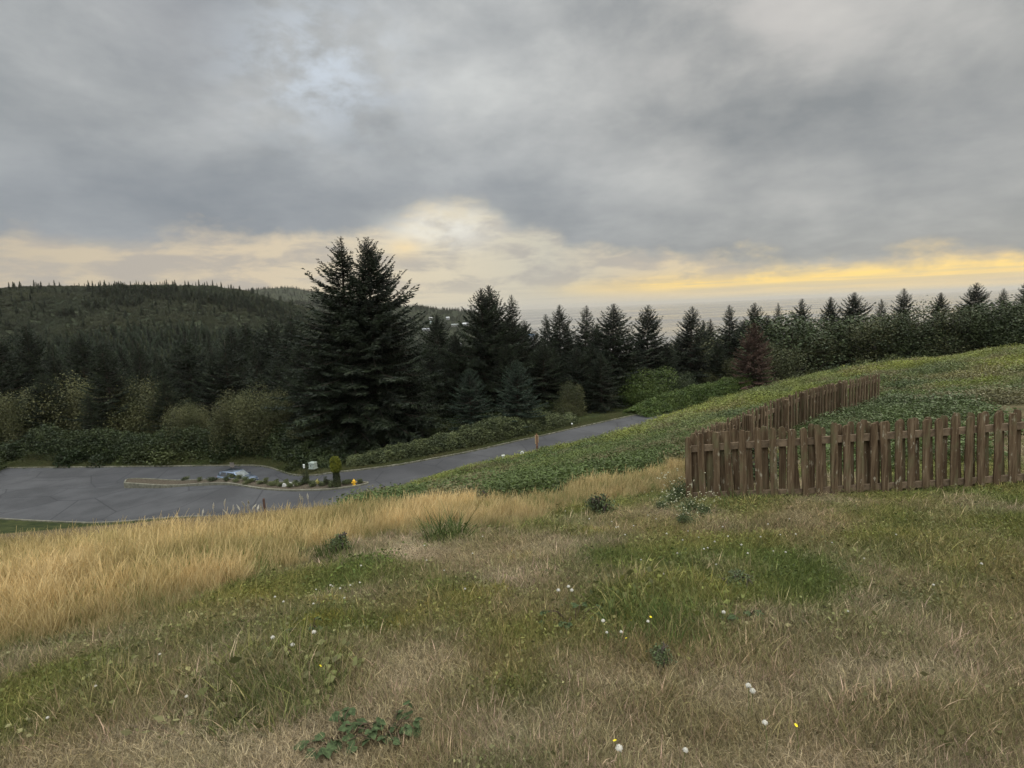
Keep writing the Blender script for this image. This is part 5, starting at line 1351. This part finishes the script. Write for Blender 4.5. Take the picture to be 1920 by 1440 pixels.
# pale weathered sticks inside the fence
for i, (px_, py_, a_, ln_) in enumerate([(1362, 905, .3, .30), (1358, 912, -.6, .22), (1400, 895, 1.2, .25), (1382, 912, .1, .26)]):
    x, y, z = hit(px_, py_); mb = MB(); mb.tube([(-ln_ / 2, 0, .05), (0, .03, .12 + .03 * i), (ln_ / 2, 0, .06)], [.012, .018, .010], 7)
    o = mb.build('driftwood', mstone, None, (x, y + .35, z)); o.rotation_euler = (0, 0, a_); tag(o, 'pale weathered stick lying among the plants inside the fence', 'driftwood', 'pale sticks inside the fence')
# flowering weeds at the fence corner
fw = MB(); r_ = np.random.RandomState(8); fl = MB()
for i in range(13):
    a = r_.rand() * 6.28; r = .16 * r_.rand(); h_ = .16 + .20 * r_.rand(); bx = (r * math.cos(a), r * math.sin(a)); tp = (bx[0] * 1.9 + .02 * r_.randn(), bx[1] * 1.9, h_)
    fw.tube([(bx[0] * .4, bx[1] * .4, 0), (bx[0], bx[1], h_ * .6), tp], [.003, .0025, .0015], 4)
    for j in range(2):
        c_ = Vector(tp) + Vector(r_.normal(size=3)) * .022; fl.lathe([(.002, 0), (.0095, .004), (.009, .008), (.002, .010)], 6, tuple(c_))
fwm = fw.mesh('stems', M_stem); flm = fl.mesh('flowers', plain('dull_white_petals', (.40, .39, .27), .8, .1, var=.4, scale=60)); tag
for i, (px_, py_, s_, lb) in enumerate([(1276, 938, 1.15, 'white flowered weed standing against the fence corner post'), (1262, 950, .8, 'white flowered weed left of the fence corner'), (1292, 962, .8, 'white flowered weed in front of the fence corner'),
                                        (1318, 968, .7, 'pale flowered weed below the first pickets'), (1240, 958, .6, 'smallest white flowered weed, farthest left of the fence corner'), (1285, 985, .7, 'pale flowered weed nearest the camera below the fence corner')]):
    x, y, z = hit(px_, py_); o = tag(empty('flowering_weed', (x, y, z), i), lb, 'weed'); o.scale = (s_,) * 3
    obj('stems', fwm, o); obj('flowers', flm, o); ww_ = obj('leaves', WS[0][0], o); ww_.scale = (.8, .8, .8)

# bramble sprays with real leaves
def leaf_mesh(r_, L, W_):
    n = 7; V = [(0, 0, 0)]; ts = np.linspace(0, 1, n + 1)[1:]
    for t in ts: V.append((L * t, 0, -.18 * L * t * t))
    for sgn_ in (1, -1):
        for k, t in enumerate(ts[:-1]):
            w_ = W_ / 2 * math.sin(math.pi * min(1, t * .95 + .08)) ** .75 * (1 + (.10 if k % 2 else -.04)); V.append((L * t - .05 * L, sgn_ * w_, -.18 * L * t * t + .16 * w_))
    Fs = []
    for s_i, off in enumerate((n + 1, n + 1 + n - 1)):
        seq = [off + k for k in range(n - 1)]; q = [0] + seq + [n]
        for k in range(n):
            a, b_, c_, d_ = k, k + 1, q[k + 1], q[k]
            f = [a, b_, c_, d_]; f = list(dict.fromkeys(f))
            Fs.append(tuple(f if s_i else f[::-1]))
    return V, Fs
def bramble(px_, py_, rad_, n, L, label, seed, name='bramble_spray'):
    x, y, z = hit(px_, py_); r_ = np.random.RandomState(seed); root = tag(empty(name, (x, y, z)), label, 'bramble')
    st = MB()
    for i in range(n):
        a = r_.rand() * 6.28; r = rad_ * math.sqrt(r_.rand()); cx_, cy_ = r * math.cos(a) * 1.35, r * math.sin(a); hz = .03 + .07 * r_.rand()
        st.tube([(cx_ * .2, cy_ * .2, .02), (cx_ * .6, cy_ * .6, hz * 1.1), (cx_, cy_, hz)], [.0035, .003, .0018], 5)
        if i < 34:
            lf = MB(); hd = r_.rand() * 6.28
            for kk, da in enumerate((0, 1.15, -1.15)):
                s_ = (1 if kk == 0 else .78) * (.75 + .5 * r_.rand()); V_l, F_l = leaf_mesh(r_, L * s_, L * s_ * .82)
                M_ = Matrix.Translation((cx_, cy_, hz)) @ Matrix.Rotation(hd + da, 4, 'Z') @ Matrix.Rotation(.15 + .5 * r_.randn() * .5, 4, 'Y') @ Matrix.Rotation(.35 * r_.randn(), 4, 'X')
                lf.add([M_ @ Vector(q) for q in V_l], F_l)
            lf.build('leaf', mleafb, root)
    st.build('stem', mdark, root)
bramble(640, 1402, .13, 13, .050, 'leafy bramble spray at the bottom of the lawn, left half of the pair', 3)
bramble(720, 1394, .14, 15, .048, 'leafy bramble spray at the bottom of the lawn, right half of the pair', 5)
bramble(1078, 1172, .16, 12, .045, 'pale blue green bramble spray left of the arching tufts', 9)
bramble(1395, 1165, .14, 7, .045, 'small grey green bramble spray right of the arching tufts', 10)
bramble(585, 1190, .12, 7, .04, 'small leafy bramble sprig on the left lawn', 13)

# seed heads
def seed_head_mesh():
    r_ = np.random.RandomState(2); V = []; Fs = []
    for i in range(130):
        u = r_.normal(size=3); u /= np.linalg.norm(u); u[2] = abs(u[2]) * .9 - .25 * (r_.rand() < .3); R_ = .0135 * (.75 + .3 * r_.rand()); t = np.cross(u, r_.normal(size=3)); t /= np.linalg.norm(t)
        b_ = len(V); c_ = u * R_; s_ = np.cross(u, t)
        V += [tuple(c_ + t * .0035), tuple(c_ + s_ * .0035), tuple(c_ - t * .0035), tuple(c_ - s_ * .0035), tuple(u * .003)]
        Fs += [(b_, b_ + 1, b_ + 2, b_ + 3), (b_, b_ + 2, b_ + 4)]
    return mesh('seed_head', V, Fs, mwhite)
SHM = seed_head_mesh(); cm = MB(); cm.lathe([(.002, -.006), (.005, -.001), (.005, .004), (.002, .006)], 8); CORE = cm.mesh('seed_core', mstraw)
def stem_mesh(h_): 
    mb = MB(); mb.tube([(0, 0, -.02), (.012, .005, h_ * .5), (0, 0, h_)], [.0020, .0016, .0014], 5); return mb.mesh('stem', M_stem)
STM = stem_mesh(1.0 * .16)
def seedhead(px_, py_, s_, label, group=None, h_=.16, flower=False):
    x, y, z = hit(px_, py_, h_ * .9); o = tag(empty('yellow_flower' if flower else 'dandelion_clock', (x, y, z), rng.rand() * 6), label, 'flower', group)
    obj('stem', STM, o).scale = (1, 1, h_ / .16)
    if flower: hd = obj('petals', FLM, o, (0, 0, h_)); hd.rotation_euler = (.4 * rng.randn(), .4 * rng.randn(), 0)
    else: hd = obj('seed_head', SHM, o, (0, 0, h_)); obj('core', CORE, hd)
    hd.scale = (s_ * .85,) * 3
fb = MB()
for k in range(14):
    a = 6.2832 * k / 14; fb.add([(0, 0, 0), (.013 * math.cos(a - .2), .013 * math.sin(a - .2), .004), (.016 * math.cos(a), .016 * math.sin(a), .004), (.013 * math.cos(a + .2), .013 * math.sin(a + .2), .004)], [(0, 1, 2, 3)])
FLM = fb.mesh('petals', myf)
for px_, py_, s_, lb in [(1403, 1292, 1.1, 'large white seed head at lower right, upper one of a touching pair'), (1411, 1302, 1.1, 'large white seed head at lower right, lower one of a touching pair'),
                         (1434, 1362, .95, 'white seed head below the touching pair'), (1161, 1410, 1.2, 'large ragged white seed head at the bottom of the lawn'), (1285, 1414, .9, 'cream seed head at the bottom right of the lawn'),
                         (1131, 1169, 1.0, 'cream seed head left of the arching green tufts'), (1215, 1170, .8, 'white seed head beside two small yellow flowers'), (1357, 1153, 1.0, 'white seed head right of the arching green tufts'),
                         (1165, 1190, .8, 'small white seed head below the arching green tufts'), (1138, 1191, .7, 'small white seed head at the reddish grass'),
                         (1047, 1111, 1.1, 'left seed head of three close together on the lawn'), (1066, 1104, 1.0, 'top seed head of three close together on the lawn'), (1072, 1111, 1.1, 'right seed head of three close together on the lawn'),
                         (512, 1200, 1.1, 'white seed head on the left lawn, left one of three'), (549, 1214, 1.1, 'white seed head on the left lawn, lowest of three'), (589, 1190, 1.2, 'white seed head on the left lawn beside yellow moss')]:
    seedhead(px_, py_, s_, lb)
for i, (px_, py_) in enumerate([(516, 1122), (593, 1108), (620, 1100), (638, 1106), (624, 1102), (657, 1100), (646, 1124), (675, 1095), (588, 1135), (532, 1131), (800, 1053), (833, 1072), (796, 1025), (886, 1040), (905, 1008), (872, 1107), (677, 1063),
    (1147, 980), (1155, 991), (1159, 990), (1188, 988), (1172, 1005), (1202, 1052), (1280, 1015), (1320, 1032), (1327, 1030), (1340, 1018), (1343, 1061), (1250, 1003), (1426, 1009), (1450, 1036), (1463, 1005), (1473, 1038), (1492, 1004), (1244, 1079), (1390, 1024), (1365, 1008),
    (1402, 1040), (1290, 998), (1230, 975), (1215, 968), (1310, 1010), (1355, 990), (1440, 985), (1480, 975), (1560, 1020), (1620, 1050), (1680, 1005), (1750, 1100), (1590, 1150), (1840, 1060), (300, 1230), (180, 1290), (90, 1350), (350, 1310), (1060, 960), (1105, 975), (1270, 1040)]):
    seedhead(px_, py_, .50 + .3 * rng.rand(), 'small white seed head dotted over the farther lawn', 'small seed heads on the lawn', .12)
for px_, py_, lb in [(1174, 1202, 'yellow flower below the arching green tufts'), (1184, 1168, 'yellow flower left of the white seed head by the tufts'), (1220, 1162, 'yellow flower just above the white seed head by the tufts'), (1492, 1367, 'yellow flower at the bottom right of the lawn'),
                     (601, 1254, 'yellow flower over the deep green tuft at lower left'), (1153, 1396, 'yellow bud beside the large ragged seed head')]: seedhead(px_, py_, .6, lb, flower=True)

# feathery plumes at the left edge of the golden grass
pm = MB(); r_ = np.random.RandomState(3)
for i in range(60):
    t = i / 60; a = r_.rand() * 6.28; R_ = .016 * math.sin(math.pi * min(1, t + .08)) + .003
    pm.add([(0, 0, .11 * t - .06), (R_ * math.cos(a), R_ * math.sin(a), .11 * t - .035), (R_ * .6 * math.cos(a + .5), R_ * .6 * math.sin(a + .5), .11 * t - .02)], [(0, 1, 2)])
PLM = pm.mesh('plume', mwhite)
for i, (px_, py_, tl) in enumerate([(421, 943, .3), (422, 960, -.5), (438, 954, .1), (448, 953, .5), (457, 946, .4), (466, 943, .5), (464, 952, .2), (476, 951, .8), (484, 953, .9), (456, 960, -.1), (563, 933, .1), (567, 936, .3), (577, 932, 0), (400, 950, .2), (380, 962, .4)]):
    d_ = 7.6; p = P(px_, py_, d_); z = H(p[0], p[1]); h_ = p[2] - z
    o = tag(empty('grass_plume', (p[0], p[1], z), i), 'white feathery grass plume nodding above the golden grass before the road', 'grass', 'white grass plumes')
    mb = MB(); mb.tube([(-.06 * tl, 0, 0), (-.03 * tl, 0, h_ * .6), (0, 0, h_)], [.003, .0025, .0015], 4); mb.build('stem', mstraw, o)
    q = obj('plume', PLM, o, (0, 0, h_)); q.rotation_euler = (0, tl, 0); q.scale = (.7, .7, .8)

# ------------------------------------------------------------------ sea air
mh = bpy.data.materials.new('sea_haze'); mh.use_nodes = True; mh.node_tree.nodes.clear()
vo_ = mh.node_tree.nodes.new('ShaderNodeOutputMaterial'); pv = mh.node_tree.nodes.new('ShaderNodeVolumePrincipled')
pv.inputs['Color'].default_value = (.86, .82, .74, 1); pv.inputs['Density'].default_value = 4.2e-5; pv.inputs['Anisotropy'].default_value = .2
mh.node_tree.links.new(pv.outputs[0], vo_.inputs['Volume'])
hb = MB(); hb.add([(-62000, -62000, -140), (74000, -62000, -140), (74000, 74000, -140), (-62000, 74000, -140), (-62000, -62000, 150), (74000, -62000, 150), (74000, 74000, 150), (-62000, 74000, 150)],
    [(0, 3, 2, 1), (4, 5, 6, 7), (0, 1, 5, 4), (1, 2, 6, 5), (2, 3, 7, 6), (3, 0, 4, 7)])
hz = hb.build('haze', mh); tag(hz, 'thin pale sea air lying over the valley and the water', 'haze', kind='stuff')
